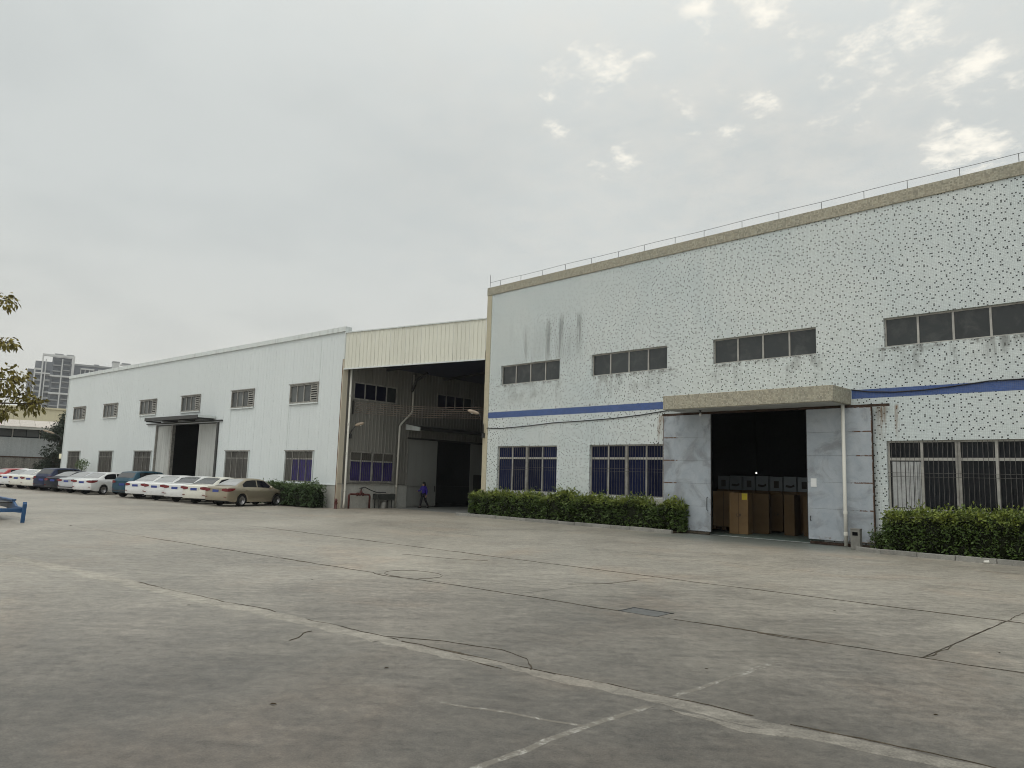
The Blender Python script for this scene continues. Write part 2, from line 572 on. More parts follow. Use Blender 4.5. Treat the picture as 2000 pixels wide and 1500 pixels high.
# blue-grey steel door with rusted sheet edges
m, q = new_mat('door_steel')
gc = q.coord('Generated')
gx, gy, gz = q.sep(gc)
p = q.pos()
px, py, pz = q.sep(p)
ed = q.math('MINIMUM', gz, q.sub(1.0, gz))
ex = q.math('MINIMUM', gx, q.sub(1.0, gx))
n1 = q.noise(p, 2.2, 6, 0.68, 0.6)
n2 = q.noise(p, 0.9, 5, 0.6, 1.0)
c = q.mix(q.smooth(n1, 0.3, 0.7), (0.325, 0.365, 0.41), (0.405, 0.44, 0.475))
c = q.mix(q.mul(q.smooth(n2, 0.47, 0.66), 0.70), c, (0.205, 0.215, 0.225))
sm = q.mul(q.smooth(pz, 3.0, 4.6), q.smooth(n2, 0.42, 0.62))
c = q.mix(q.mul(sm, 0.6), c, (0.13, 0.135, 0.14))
scr = q.smooth(q.noise(q.comb(q.mul(px, 2.0), q.mul(pz, 7.0), 0.0), 2.0, 5, 0.7, 1.5), 0.66, 0.72)
c = q.mix(q.mul(scr, 0.35), c, (0.55, 0.57, 0.58))
rn = q.noise(p, 6.0, 6, 0.72, 0.4)
outer = q.smooth(q.math('ABSOLUTE', q.sub(px, -13.3)), 2.9, 3.9)
rz = q.math('MAXIMUM', q.smooth(ed, 0.040, 0.006), q.smooth(ex, 0.014, 0.003))
ru = q.mul(rz, q.smooth(q.add(rn, q.mul(q.sub(outer, 0.6), 0.22)), 0.46, 0.58))
c = q.mix(ru, c, (0.13, 0.062, 0.030))
lowr = q.mul(q.smooth(pz, 0.45, 0.1), q.smooth(rn, 0.52, 0.64))
c = q.mix(q.mul(lowr, 0.8), c, (0.14, 0.075, 0.04))
q.bsdf(c, q.add(0.45, q.mul(ru, 0.4)), 0.0, 0.4, q.bump(n1, 0.15, 0.01))
MT['door_steel'] = m

simple('rust', (0.15, 0.070, 0.035), 0.85, spec=0.2, vary=0.4, scale=9)
simple('rust_dark', (0.050, 0.032, 0.024), 0.85, spec=0.2, vary=0.4, scale=9)
simple('aluminium', (0.41, 0.40, 0.37), 0.45, 0.25, vary=0.2, scale=4)
simple('frame_dull', (0.30, 0.29, 0.265), 0.55, 0.1, vary=0.3, scale=4)
simple('bar_iron', (0.10, 0.095, 0.09), 0.7, 0.1, vary=0.35, scale=5)
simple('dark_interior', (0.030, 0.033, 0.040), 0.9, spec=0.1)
simple('black_gap', (0.006, 0.006, 0.007), 0.9, spec=0.05)
simple('cardboard', (0.235, 0.15, 0.075), 0.85, spec=0.15, vary=0.12, scale=2)
simple('cardboard_dark', (0.125, 0.080, 0.041), 0.85, spec=0.15, vary=0.12, scale=2)
simple('carton_white', (0.24, 0.27, 0.29), 0.7, spec=0.2, vary=0.06)
simple('ink', (0.05, 0.045, 0.04), 0.8, spec=0.1)
simple('label_yellow', (0.62, 0.50, 0.03), 0.6)
simple('paper', (0.75, 0.76, 0.76), 0.7, spec=0.2, vary=0.03)
simple('purple_blind', (0.035, 0.022, 0.14), 0.6, vary=0.3, scale=3)
simple('brown_blind', (0.13, 0.12, 0.10), 0.8, vary=0.35, scale=2)
simple('curtain', (0.46, 0.47, 0.47), 0.85, spec=0.2, vary=0.15)
simple('cable_black', (0.012, 0.012, 0.014), 0.6)
simple('wire_brown', (0.13, 0.09, 0.068), 0.7)
simple('galv_wire', (0.20, 0.205, 0.21), 0.5, 0.4)
simple('lamp_housing', (0.36, 0.29, 0.22), 0.5, vary=0.15)
simple('lamp_glass', (0.6, 0.6, 0.58), 0.2)
simple('dark_metal', (0.045, 0.045, 0.045), 0.55, 0.3)
simple('hydrant_red', (0.085, 0.020, 0.016), 0.5, vary=0.3, scale=7)
simple('tank_dark', (0.035, 0.040, 0.035), 0.7, vary=0.3)
simple('grey_bin', (0.205, 0.200, 0.18), 0.7, vary=0.2, bump=0.2)
simple('blue_steel', (0.020, 0.085, 0.21), 0.45, vary=0.18, scale=3)
simple('rubber', (0.012, 0.012, 0.013), 0.8, spec=0.2)
simple('alloy', (0.42, 0.42, 0.43), 0.3, 0.7)
simple('chrome', (0.62, 0.62, 0.62), 0.15, 1.0)
simple('tail_red', (0.16, 0.006, 0.010), 0.12, vary=0.15)
simple('lamp_clear', (0.55, 0.53, 0.50), 0.12)
simple('plate_blue', (0.030, 0.055, 0.26), 0.35, vary=0.05)
simple('plate_white', (0.62, 0.64, 0.70), 0.4)
simple('plastic_black', (0.022, 0.022, 0.024), 0.5)
simple('bark', (0.09, 0.07, 0.05), 0.9, spec=0.1, vary=0.4, scale=8, bump=0.5)
simple('cover_steel', (0.12, 0.122, 0.12), 0.5, 0.3, vary=0.2)
simple('skin', (0.42, 0.25, 0.18), 0.55)
simple('hair_black', (0.010, 0.009, 0.009), 0.5)
simple('jacket_purple', (0.045, 0.030, 0.24), 0.8, spec=0.2, vary=0.1, scale=12)
simple('trouser_black', (0.012, 0.012, 0.017), 0.85, spec=0.2)
simple('cup_white', (0.7, 0.69, 0.64), 0.5)
simple('leaf_litter', (0.055, 0.040, 0.024), 0.9, spec=0.1, vary=0.3)
simple('tower_wall', (0.205, 0.218, 0.245), 0.7, vary=0.12, scale=0.3)
simple('tower_white', (0.55, 0.56, 0.56), 0.7, vary=0.08, scale=0.3)
simple('tower_slab', (0.30, 0.31, 0.32), 0.7, vary=0.12, scale=0.3)
simple('tower_glass', (0.115, 0.13, 0.155), 0.25, vary=0.3, scale=0.5)  # paled glass colour holds part of the distance haze
simple('sky_blue_paint', (0.20, 0.36, 0.44), 0.7, vary=0.2, scale=5)


def paint(name, c, metal=0.0, rough=0.3):
    m, q = new_mat(name)
    n = q.noise(q.coord('Object'), 3.0, 5, 0.6)
    cz = q.sep(q.coord('Object'))[2]
    dust = q.mul(q.smooth(cz, 0.7, 0.25), q.smooth(n, 0.3, 0.7))
    cc = q.mix(q.mul(dust, 0.25), c, (0.25, 0.23, 0.20))
    q.bsdf(cc, q.add(rough, q.mul(n, 0.1)), metal, 0.5 if max(c) > 0.3 else 0.25, Coat_Weight=0.6 if max(c) > 0.3 else 0.15, Coat_Roughness=0.12)
    MT[name] = m


paint('paint_white', (0.72, 0.73, 0.73))
paint('paint_cream', (0.70, 0.69, 0.62))
paint('paint_silver', (0.50, 0.52, 0.54), 0.35)
paint('paint_gold', (0.34, 0.297, 0.22), 0.55, 0.32)
paint('paint_teal', (0.018, 0.062, 0.095), 0.3)
paint('paint_navy', (0.012, 0.020, 0.055), 0.2)
paint('paint_black', (0.008, 0.010, 0.018), 0.1)
paint('paint_red', (0.34, 0.030, 0.030), 0.1)


def glass(name, c, rough=0.08, spec=0.6, dirt=0.25):
    m, q = new_mat(name)
    n = q.noise(q.pos(), 1.6, 5, 0.65, 0.6)
    r = q.add(0.65, q.mul(q.rand(), 0.7))
    cc = q.vmath('MULTIPLY', c, q.comb(r, r, r))
    cc = q.mix(q.mul(q.smooth(n, 0.45, 0.75), dirt), cc, (0.13, 0.135, 0.13))
    w = q.bump(q.noise(q.pos(), 0.8, 3, 0.5), 0.04, 0.05)
    q.bsdf(cc, q.add(rough, q.mul(q.smooth(n, 0.4, 0.8), 0.18)), 0.0, spec, w)
    MT[name] = m


glass('glass_dark', (0.028, 0.033, 0.034), 0.12, 0.55, 0.30)
glass('glass_purple', (0.006, 0.010, 0.040), 0.3, 0.08, 0.01)
glass('glass_room', (0.008, 0.010, 0.013), 0.12, 0.2, 0.04)
glass('glass_grey', (0.085, 0.092, 0.092), 0.3, 0.4, 0.35)
glass('glass_brown', (0.085, 0.080, 0.068), 0.3, 0.35, 0.35)
glass('glass_navy', (0.006, 0.007, 0.022), 0.3, 0.15, 0.02)
glass('car_glass', (0.008, 0.009, 0.011), 0.06, 0.25, 0.0)
glass('car_rear_dark', (0.045, 0.047, 0.05), 0.06, 0.6, 0.0)
glass('car_rear_glass', (0.26, 0.265, 0.265), 0.06, 1.0, 0.0)  # pale base colour carries the sky reflection of the rear screens

# painted lines worn through to the concrete
m, q = new_mat('line_paint')
p = q.pos()
nn = q.noise(p, 7.0, 7, 0.75, 0.6)
n5 = q.noise(p, 0.7, 3, 0.5)
k = q.smooth(q.add(nn, q.mul(q.sub(n5, 0.5), 0.5)), 0.46, 0.66)
c = q.mix(k, (0.165, 0.152, 0.130), (0.36, 0.35, 0.32))
q.bsdf(c, 0.75, 0.0, 0.3)
MT['line_paint'] = m


def foliage(name, base, fresh, z0, z1, trans=0.25):
    m, q = new_mat(name)
    oc = q.coord('Object')
    z = q.sep(oc)[2]
    n = q.noise(oc, 2.6, 4, 0.6)
    n2 = q.noise(oc, 17.0, 2, 0.5)
    k = q.mul(q.smooth(z, z0, z1), q.smooth(n, 0.30, 0.62))
    c = q.mix(k, base, fresh)
    v = q.smooth(n2, 0.3, 0.7, 0.65, 1.3)
    c = q.vmath('MULTIPLY', c, q.comb(v, v, v))
    q.bsdf(c, 0.5, 0.0, 0.35, Subsurface_Weight=0.0)
    MT[name] = m


foliage('leaf_hedge', (0.070, 0.112, 0.028), (0.205, 0.245, 0.046), 0.70, 1.15)
foliage('leaf_dark', (0.018, 0.030, 0.016), (0.030, 0.045, 0.022), 2.0, 9.0)
foliage('leaf_hedge_dark', (0.055, 0.095, 0.035), (0.10, 0.15, 0.05), 0.8, 1.3)
foliage('leaf_tree', (0.115, 0.105, 0.022), (0.230, 0.185, 0.036), 2.0, 4.6)
simple('hedge_core', (0.016, 0.020, 0.010), 0.95, spec=0.05)

# ------------------------------------------------------------------ ground
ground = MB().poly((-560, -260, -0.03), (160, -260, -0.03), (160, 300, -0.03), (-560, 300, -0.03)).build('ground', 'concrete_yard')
tag(ground, kind='structure')
# cast slabs: strips that run nearly parallel to the workshop, cut across every few metres
STRIPS = [(-16.0, 0.14), (-11.2, 0.15), (-6.4, 0.16), (-1.4, 0.16)]
strip_lines = [(-14.0, 0.16), (-8.0, 0.16), (-1.6, 0.158), (6.42, 0.1560), (9.98, 0.1195), (13.60, 0.0690), (17.4, 0.040), (21.4, 0.010), (25.62, 0.0)]
XS = [-93, -87, -81, -75, -69, -63, -57, -51, -45, -39, -33, -27, -21, -15, -9, -3.02, 3, 9, 15]


def yline(i, x):
    return strip_lines[i][0] + strip_lines[i][1] * x


for si in range(len(strip_lines) - 1):
    xs_cut = XS if si > 3 else [-93, -63, -33, 15]
    for x0, x1 in zip(xs_cut, xs_cut[1:]):
        gx = 0.011 if (abs(x1 + 3.02) < 0.1 or abs(x0 + 3.02) < 0.1) and si in (4,) else 0.003
        a, b = x0 + gx, x1 - gx
        gy = 0.010
        top = 0.0
        lo0, lo1 = yline(si, a) + gy, yline(si, b) + gy
        hi0, hi1 = yline(si + 1, a) - gy, yline(si + 1, b) - gy
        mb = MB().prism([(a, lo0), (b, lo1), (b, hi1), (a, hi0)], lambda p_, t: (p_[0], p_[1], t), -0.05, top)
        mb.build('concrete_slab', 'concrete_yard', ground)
# floor of the covered passage and the painted apron at the workshop door
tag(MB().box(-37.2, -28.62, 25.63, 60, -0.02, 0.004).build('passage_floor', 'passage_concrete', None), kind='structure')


def ribbon(path, wl, wr, z, seed, step=0.12, rag=0.35):
    """irregular flat strip along a ground polyline; wl / wr are tables (distance -> offset each side)."""
    pts = []
    tot = 0.0
    for (a, b) in zip(path, path[1:]):
        L = math.dist(a, b)
        n = max(1, int(L / step))
        for k in range(n):
            t = k / n
            pts.append((lerp(a[0], b[0], t), lerp(a[1], b[1], t), tot + L * t))
        tot += L
    pts.append((path[-1][0], path[-1][1], tot))
    rows = []
    for k, (x, y, s) in enumerate(pts):
        a, b = pts[max(0, k - 1)], pts[min(len(pts) - 1, k + 1)]
        d = Vector((b[0] - a[0], b[1] - a[1], 0)).normalized()
        nn_ = Vector((-d.y, d.x, 0))
        j = fbm(s * 0.7, seed, 1.3) * 0.05 + fbm(s * 5.0, seed, 2.3) * 0.018
        l = wl(s) * (1 + rag * fbm(s * 1.7, seed, 0) + rag * 0.8 * fbm(s * 6.1, seed, 4))
        r = wr(s) * (1 + rag * fbm(s * 1.9, seed + 9, 0) + rag * 0.8 * fbm(s * 5.7, seed + 9, 4))
        P = Vector((x, y, z))
        E0 = Vector((x, y, 0.0005))
        l, r = max(l, 0.002), max(r, 0.002)
        rows.append([E0 + nn_ * (l + j), P + nn_ * (l * 0.85 + j), P + nn_ * ((l - r) * 0.5 + j), P - nn_ * (r * 0.85 - j), E0 - nn_ * (r - j)])
    return MB().grid(rows)


def crack(path, w, seed, name='crack', mat='dirt', z=0.006, gaps=0.0):
    f = lambda s: w * 0.42 * max(0.02 if gaps else 0.12, (0.45 if gaps else 0.75) + 2.0 * fbm(s * 0.8, seed, 7.7))
    return ribbon(path, f, f, z, seed, 0.06, 0.9).build(name, mat, ground)


# mortar-filled main joint
LA = lambda x: (x, 6.42 + 0.156 * x)
wid = lambda s: 0.16 + 0.05 * math.sin(s * 0.45)
tag(ribbon([LA(-34), LA(-26), LA(-20), LA(-14), LA(-11)], lambda s: 0.15, lambda s: 0.20, 0.0035, 3.1, rag=0.30).build('mortar_patch', 'mortar', ground))
ribbon([LA(-11.2), LA(-8.6), LA(-7.4)], lambda s: 0.10, lambda s: 0.18, 0.0045, 5.1, rag=0.45).build('mortar_patch', 'mortar', ground)
ribbon([LA(-7.5), LA(-6.2), LA(-5.0)], lambda s: 0.05, lambda s: 0.15, 0.0035, 6.1, rag=0.55).build('mortar_patch', 'mortar', ground)
ribbon([LA(-5.1), LA(-4.0), LA(-3.4), LA(-2.6), LA(0.5), LA(4)], lambda s: 0.10, lambda s: 0.14, 0.0040, 7.1, rag=0.35).build('mortar_patch', 'mortar', ground)
ribbon([(-3.75, 5.62), (-3.2, 5.70), (-2.7, 5.80)], lambda s: 0.01, lambda s: 0.10 * math.sin(min(PI, max(0.02, s * 2.8))), 0.0052, 8.1, rag=0.5).build('mortar_patch', 'mortar', ground)
LAo = lambda x, o: (x, 6.42 + 0.156 * x + o)
crack([LAo(-13.4, 0.13), LAo(-11.5, 0.10), LAo(-9.7, 0.11)], 0.030, 11)
crack([LAo(-9.0, 0.12), LAo(-8.0, 0.10), LAo(-7.3, 0.06)], 0.014, 12)
crack([LAo(-7.2, 0.02), LAo(-6.3, 0.06), LAo(-5.2, 0.05), LAo(-4.2, 0.10)], 0.036, 13)
crack([LAo(-4.2, 0.10), LAo(-3.6, 0.12), LAo(-3.2, 0.08)], 0.012, 14)
crack([LAo(-2.9, 0.10), LAo(-2.2, 0.10), LAo(-0.5, 0.11)], 0.020, 15)
crack([LAo(-6.2, -0.13), LAo(-5.6, -0.17)], 0.012, 16)
crack([(-8.28, 4.80), (-8.22, 4.66), (-8.05, 4.52), (-7.95, 4.36)], 0.016, 17)
crack([LAo(-7.5, 0.06), (-6.9, 5.72), (-6.2, 5.95), (-5.75, 5.86), (-5.45, 5.70), LAo(-5.35, 0.03)], 0.010, 18)
# second and third joints, packed with dirt
LB = lambda x, o=0.0: (x, 9.98 + 0.1195 * x + o)
crack([LB(-22), LB(-18), LB(-15.6)], 0.020, 21, gaps=1)
crack([LB(-15.6), LB(-13.8, -0.02), LB(-12.45)], 0.045, 22)
crack([LB(-12.5), (-12.35, 8.40), (-12.0, 8.42), (-11.2, 8.62), LB(-9.5), LB(-8.0)], 0.016, 23)
crack([LB(-8.0), LB(-7.4, -0.02), LB(-6.95)], 0.022, 24)
crack([LB(-6.1), LB(-5.4), LB(-4.8, 0.02), LB(-4.1)], 0.042, 25)
crack([LB(-4.1), LB(-3.6), LB(-3.0)], 0.012, 26, gaps=1)
crack([LB(-4.9, -0.03), LB(-4.6, -0.07), LB(-4.3, -0.08)], 0.010, 27)
crack([LB(-3.0), LB(-1), LB(4)], 0.018, 28)
LC = lambda x, o=0.0: (x, 13.60 + 0.069 * x + o)
crack([LC(-24), LC(-16)], 0.03, 31, gaps=1)
crack([LC(-16), LC(-12), LC(-8), LC(-4), LC(2)], 0.028, 32, gaps=1)
crack([(-3.02, 9.64), (-3.02, 11.5), (-3.03, 13.38)], 0.010, 33)
crack([(-3.03, 13.42), (-3.05, 15.5), (-3.06, 17.2)], 0.012, 34)
crack([(-15, 11.0), (-13.7, 11.4), (-12.9, 11.9)], 0.008, 35)
crack([(-9.3, 10.6), (-8.9, 11.4), (-8.9, 12.2)], 0.008, 36)
# round cover sunk in the concrete
ring = [(-11.89 + 0.62 * math.cos(a * PI / 18), 8.98 + 0.50 * math.sin(a * PI / 18)) for a in range(-3, 30)]
crack(ring, 0.010, 37, gaps=1)
# painted bay lines, mostly worn away
ribbon([(-3.83, 3.1), (-3.86, 4.0), (-3.9, 5.2), (-3.93, 5.55)], lambda s: 0.036, lambda s: 0.036, 0.0012, 41, rag=0.25).build('painted_line', 'line_paint', ground)
ribbon([(-3.94, 5.98), (-3.97, 7.0), (-3.99, 8.0)], lambda s: 0.034, lambda s: 0.034, 0.0012, 42, rag=0.35).build('painted_line', 'line_paint', ground)
ribbon([(-5.11, 4.25), (-4.4, 4.51), (-3.91, 4.70)], lambda s: 0.022, lambda s: 0.022, 0.0016, 43, rag=0.3).build('painted_line', 'line_paint', ground)
# painted apron inside and before the workshop door
# steel inspection cover
ic = thing('inspection_cover', 'dark rectangular steel inspection cover set flush in the yard concrete', 'cover', (-6.68, 9.35, 0), 0.10)
MB().box(-0.30, 0.30, -0.20, 0.20, -0.02, 0.006).build('plate', 'cover_steel', ic)
MB().box(-0.34, 0.34, 0.205, 0.235, -0.02, 0.010).build('rim', 'dark_metal', ic)
MB().box(-0.335, -0.305, -0.21, 0.203, -0.02, 0.010).build('rim', 'dark_metal', ic)

# ------------------------------------------------------------------ tiled workshop
D = 25.70
TX0, TX1 = -28.50, 4.0
TOP = 11.82
work = thing('tiled_workshop', 'large workshop clad in white mosaic speckled with black tiles, blue stripe', 'building', (0, 0, 0))
UP = [(-27.35, -23.33), (-21.40, -17.36), (-15.24, -11.14), (-8.87, -4.80), (-2.70, 1.30)]
LO = [(-27.42, -23.39), (-21.43, -17.42), (-8.90, -4.82), (-2.75, 1.25)]
DOOR = (-15.70, -11.0, 0.0, 4.66)
ops = [(a, b, 6.58, 7.56) for a, b in UP] + [(a, b, 1.28, 3.49) for a, b in LO] + [DOOR]


def wall_with_holes(x0, x1, z0, z1, holes, yf, depth, to3):
    xs = sorted({x0, x1, *[h[0] for h in holes], *[h[1] for h in holes]})
    zs = sorted({z0, z1, *[h[2] for h in holes], *[h[3] for h in holes]})
    mb = MB()
    for a, b in zip(xs, xs[1:]):
        for c_, d_ in zip(zs, zs[1:]):
            if any(h[0] <= a and b <= h[1] and h[2] <= c_ and d_ <= h[3] for h in holes):
                continue
            mb.poly(to3(a, yf, c_), to3(b, yf, c_), to3(b, yf, d_), to3(a, yf, d_))
    for (a, b, c_, d_) in holes:
        r = yf + depth
        mb.poly(to3(a, yf, c_), to3(a, r, c_), to3(a, r, d_), to3(a, yf, d_))
        mb.poly(to3(b, yf, c_), to3(b, yf, d_), to3(b, r, d_), to3(b, r, c_))
        mb.poly(to3(a, yf, d_), to3(a, r, d_), to3(b, r, d_), to3(b, yf, d_))
        mb.poly(to3(a, yf, c_), to3(b, yf, c_), to3(b, r, c_), to3(a, r, c_))
    return mb


idt = lambda x, y, z: (x, y, z)
wall_with_holes(TX0 + 0.30, TX1, 0.0, TOP - 0.42, ops, D, 0.24, idt).build('wall', 'mosaic_white', work, fix=False)
# the shell behind the facade
sh = MB()
sh.box(TX0 + 0.02, TX0 + 0.22, D + 0.26, 56, 0, TOP - 0.1)
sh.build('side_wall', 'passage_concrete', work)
MB().box(TX0 + 0.02, TX1, 56, 56.2, 0, TOP - 0.1).build('back_wall', 'plaster_grey', work)
MB().box(TX1, TX1 + 0.2, D + 0.05, 56.2, 0, TOP - 0.1).build('side_wall', 'plaster_grey', work)
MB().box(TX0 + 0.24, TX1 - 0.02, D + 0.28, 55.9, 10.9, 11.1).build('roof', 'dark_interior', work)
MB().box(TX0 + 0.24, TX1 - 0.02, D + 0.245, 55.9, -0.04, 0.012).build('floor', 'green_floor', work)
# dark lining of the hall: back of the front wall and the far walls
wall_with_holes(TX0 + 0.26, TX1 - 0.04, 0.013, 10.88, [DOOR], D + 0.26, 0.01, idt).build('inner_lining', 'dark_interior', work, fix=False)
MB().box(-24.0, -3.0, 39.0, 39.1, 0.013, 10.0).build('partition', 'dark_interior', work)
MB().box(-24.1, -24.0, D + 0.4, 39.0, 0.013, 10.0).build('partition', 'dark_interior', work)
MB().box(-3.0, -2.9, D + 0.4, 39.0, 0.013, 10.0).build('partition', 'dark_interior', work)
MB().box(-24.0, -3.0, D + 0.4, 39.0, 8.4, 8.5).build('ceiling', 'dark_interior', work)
# corner pilaster and parapet band in tan mosaic, slightly proud
MB().box(TX0 - 0.03, TX0 + 0.30, D - 0.03, D + 0.26, 0.0, TOP - 0.425).build('corner_pilaster', 'mosaic_cream', work)
MB().box(TX0 - 0.05, TX1, D - 0.05, D + 0.30, TOP - 0.42, TOP).build('parapet_band', 'mosaic_tan', work, bevel=0.012)
MB().poly((TX0 - 0.034, D - 0.034, 0.15), (TX0 + 0.24, D - 0.034, 0.15), (TX0 + 0.26, D - 0.034, 0.62), (TX0 + 0.17, D - 0.034, 0.86), (TX0 + 0.05, D - 0.034, 1.10), (TX0 - 0.034, D - 0.034, 1.16)).build('paint_patch', 'sky_blue_paint', work)
# blue stripe, broken by the door canopy
for a, b in ((TX0 + 0.302, -16.60), (-9.96, TX1)):
    MB().box(a, b, D - 0.004, D + 0.05, 4.92, 5.22).build('blue_stripe', 'mosaic_blue', work)

# door canopy
MB().box(-16.55, -9.98, 24.22, D - 0.002, 4.72, 5.25).build('door_canopy', 'mosaic_tan', work, bevel=0.015)
MB().box(-16.45, -10.08, 24.32, D - 0.002, 4.70, 4.722).build('canopy_soffit', 'canopy_soffit', work)

# windows
bar_m = box_mesh('bar', 'bar_iron', 0.012, 0.012, 2.17)
barh_cache = {}


def window_unit(x0, x1, z0, z1, y, panes_x, transom, frame_mat, pane_mat, parent, fw=0.055, deep=0.10, post=None, frame_d=0.09):
    """aluminium frame (one connected grid), panes as sub-parts."""
    win = bpy.data.objects.new('window', None)
    COL.objects.link(win)
    win.parent = parent
    fy0, fy1 = y + deep, y + deep + frame_d * 0.6
    fr = MB()
    e = 0.002
    fr.box(x0 + e, x0 + fw, fy0, fy1, z0 + e, z1 - e)
    fr.box(x1 - fw, x1 - e, fy0, fy1, z0 + e, z1 - e)
    fr.box(x0 + fw, x1 - fw, fy0, fy1, z0 + e, z0 + fw)
    fr.box(x0 + fw, x1 - fw, fy0, fy1, z1 - fw, z1 - e)
    fr.build('frame', frame_mat, win)
    n = panes_x
    wpan = (x1 - x0) / n
    zt = [z0 + fw, z1 - fw]
    if transom:
        MB().box(x0 + fw, x1 - fw, fy0 - 0.004, fy1 - 0.004, transom - fw * 0.75, transom + fw * 0.75).build('transom', frame_mat, win)
        zt = [z0 + fw, transom - fw * 0.75, transom + fw * 0.75, z1 - fw]
    for k in range(1, n):
        xm = x0 + k * wpan
        wm = fw * (1.25 if post == k else 0.62)
        MB().box(xm - wm, xm + wm, fy0 - (0.03 if post == k else 0.008), fy1 - 0.008, z0 + fw, z1 - fw).build('post' if post == k else 'mullion', frame_mat if post != k else 'frame_dull', win)
    for k in range(n):
        a = x0 + k * wpan + fw * 0.5
        b = x0 + (k + 1) * wpan - fw * 0.5
        for zi in range(0, len(zt), 2):
            pm = pane_mat(k, zi) if callable(pane_mat) else pane_mat
            t = random.uniform(-0.006, 0.006)
            MB().poly((a, fy0 + 0.03 + t, zt[zi]), (b, fy0 + 0.03 - t, zt[zi]), (b, fy0 + 0.03 - t, zt[zi + 1]), (a, fy0 + 0.03 + t, zt[zi + 1])).build('pane', pm, win, fix=False)
    return win


def bars(win, x0, x1, z0, z1, y, step, mat='bar_iron', rails=(), r=0.008):
    me = box_mesh('bar', mat, 2 * r, 2 * r, z1 - z0 - 0.03)
    n = int((x1 - x0) / step)
    for k in range(1, n):
        place('bar', me, win, (x0 + (x1 - x0) * k / n, y, (z0 + z1) / 2))
    for zr in rails:
        MB().box(x0 + 0.01, x1 - 0.01, y - r * 2.6, y - r, zr - r, zr + r).build('rail', mat, win)


for i, (a, b) in enumerate(UP):
    window_unit(a, b, 6.58, 7.56, D, 4, None, 'aluminium', 'glass_dark', work, fw=0.05, deep=0.11)
for i, (a, b) in enumerate(LO):
    pm = 'glass_purple' if i < 2 else 'glass_room'
    w_ = window_unit(a, b, 1.28, 3.49, D, 4, 2.90, 'aluminium', pm, work, fw=0.06, deep=0.10, post=2)
    bars(w_, a, b, 1.28, 3.49, D + 0.035, 0.135, rails=(2.46, 2.34), r=0.0055)
    # sill of cracked render
    MB().box(a - 0.12, b + 0.06, D - 0.006, D + 0.05, 0.92, 1.262).build('sill', 'plaster_grey', work)
    if i == 2:
        # white curtain gathered behind the first casement
        rows = []
        for zz in (1.36, 2.0, 2.82):
            rows.append([(a + 0.10 + t * 0.018, D + 0.122 + 0.008 * math.sin(t * 0.9 + zz * 0.3) + 0.006 * math.sin(t * 2.3), zz) for t in range(0, 49)])
        MB().grid(rows).build('curtain', 'curtain', w_, smooth=True)

# sliding doors on an outside rail
rail_z = 4.66
MB().box(-17.45, -8.72, D - 0.20, D - 0.12, 4.615, 4.695).build('door_rail', 'rust_dark', work)


def leaf(x0, x1, cuts, y, z0, z1, name='sliding_door'):
    d_ = bpy.data.objects.new(name, None)
    COL.objects.link(d_)
    d_.parent = work
    zs = [z0] + cuts + [z1]
    for k, (a, b) in enumerate(zip(zs, zs[1:])):
        tilt = random.uniform(-0.006, 0.006)
        s_ = MB()
        s_.prism([(x0, a + 0.002), (x1, a + 0.002), (x1, b - 0.002), (x0, b - 0.002)], lambda p_, t: (p_[0], t + tilt * (p_[1] - a), p_[1]), y, y + 0.05)
        s_.build('door_sheet', 'door_steel', d_, bevel=0.004)
    MB().box(x0 + 0.02, x1 - 0.02, y + 0.052, y + 0.075, z0 + 0.02, z1 - 0.02).build('door_frame', 'dark_metal', d_)
    MB().box(x0 - 0.022, x0 - 0.002, y - 0.004, y + 0.06, z0, z1).build('edge_angle', 'dark_metal' if x0 > -12 else 'frame_dull', d_)
    MB().box(x1 + 0.002, x1 + 0.024, y - 0.004, y + 0.06, z0, z1).build('edge_angle', 'dark_metal' if x0 < -12 else 'rust_dark', d_)
    return d_


ld = leaf(-17.40, -15.24, [1.06, 1.93, 2.82, 3.72], D - 0.19, 0.12, 4.61)
MB().tube([(-15.36, D - 0.20, 0.92), (-15.36, D - 0.27, 0.94), (-15.36, D - 0.27, 1.40), (-15.36, D - 0.20, 1.42)], 0.016, 6).build('handle', 'dark_metal', ld, smooth=True)
MB().box(-16.6, -15.3, D - 0.21, D - 0.12, 0.015, 0.10).build('guide_rail', 'dirt', work)
rd = leaf(-11.46, -9.28, [1.20, 2.10, 3.00, 3.80], D - 0.19, 0.16, 4.61)
MB().tube([(-11.36, D - 0.20, 0.78), (-11.36, D - 0.25, 0.80), (-11.36, D - 0.25, 0.92), (-11.36, D - 0.20, 0.94)], 0.014, 6).build('handle', 'dark_metal', rd, smooth=True)
MB().box(-11.4, -9.3, D - 0.21, D - 0.13, 0.012, 0.10).build('guide_rail', 'rust_dark', work)
nt_ = MB().box(-11.345, -11.14, D - 0.202, D - 0.194, 1.93, 2.22).build('notice', 'paper', None)
tag(nt_, 'white paper notice in a thin frame stuck on the right steel door', 'notice')
# downpipe from the canopy
dp = MB().tube([(-10.13, D - 0.36, 4.71), (-10.13, D - 0.36, 1.2), (-10.13, D - 0.36, 0.02)], 0.058, 12).build('downpipe', 'pvc_pipe', work, smooth=True)
for zz in (1.12, 0.42):
    MB().lathe([(0.058, -0.06), (0.068, -0.05), (0.068, 0.05), (0.058, 0.06)], 12, (-10.13, D - 0.36, zz)).build('pipe_joint', 'pvc_pipe', dp, smooth=False)

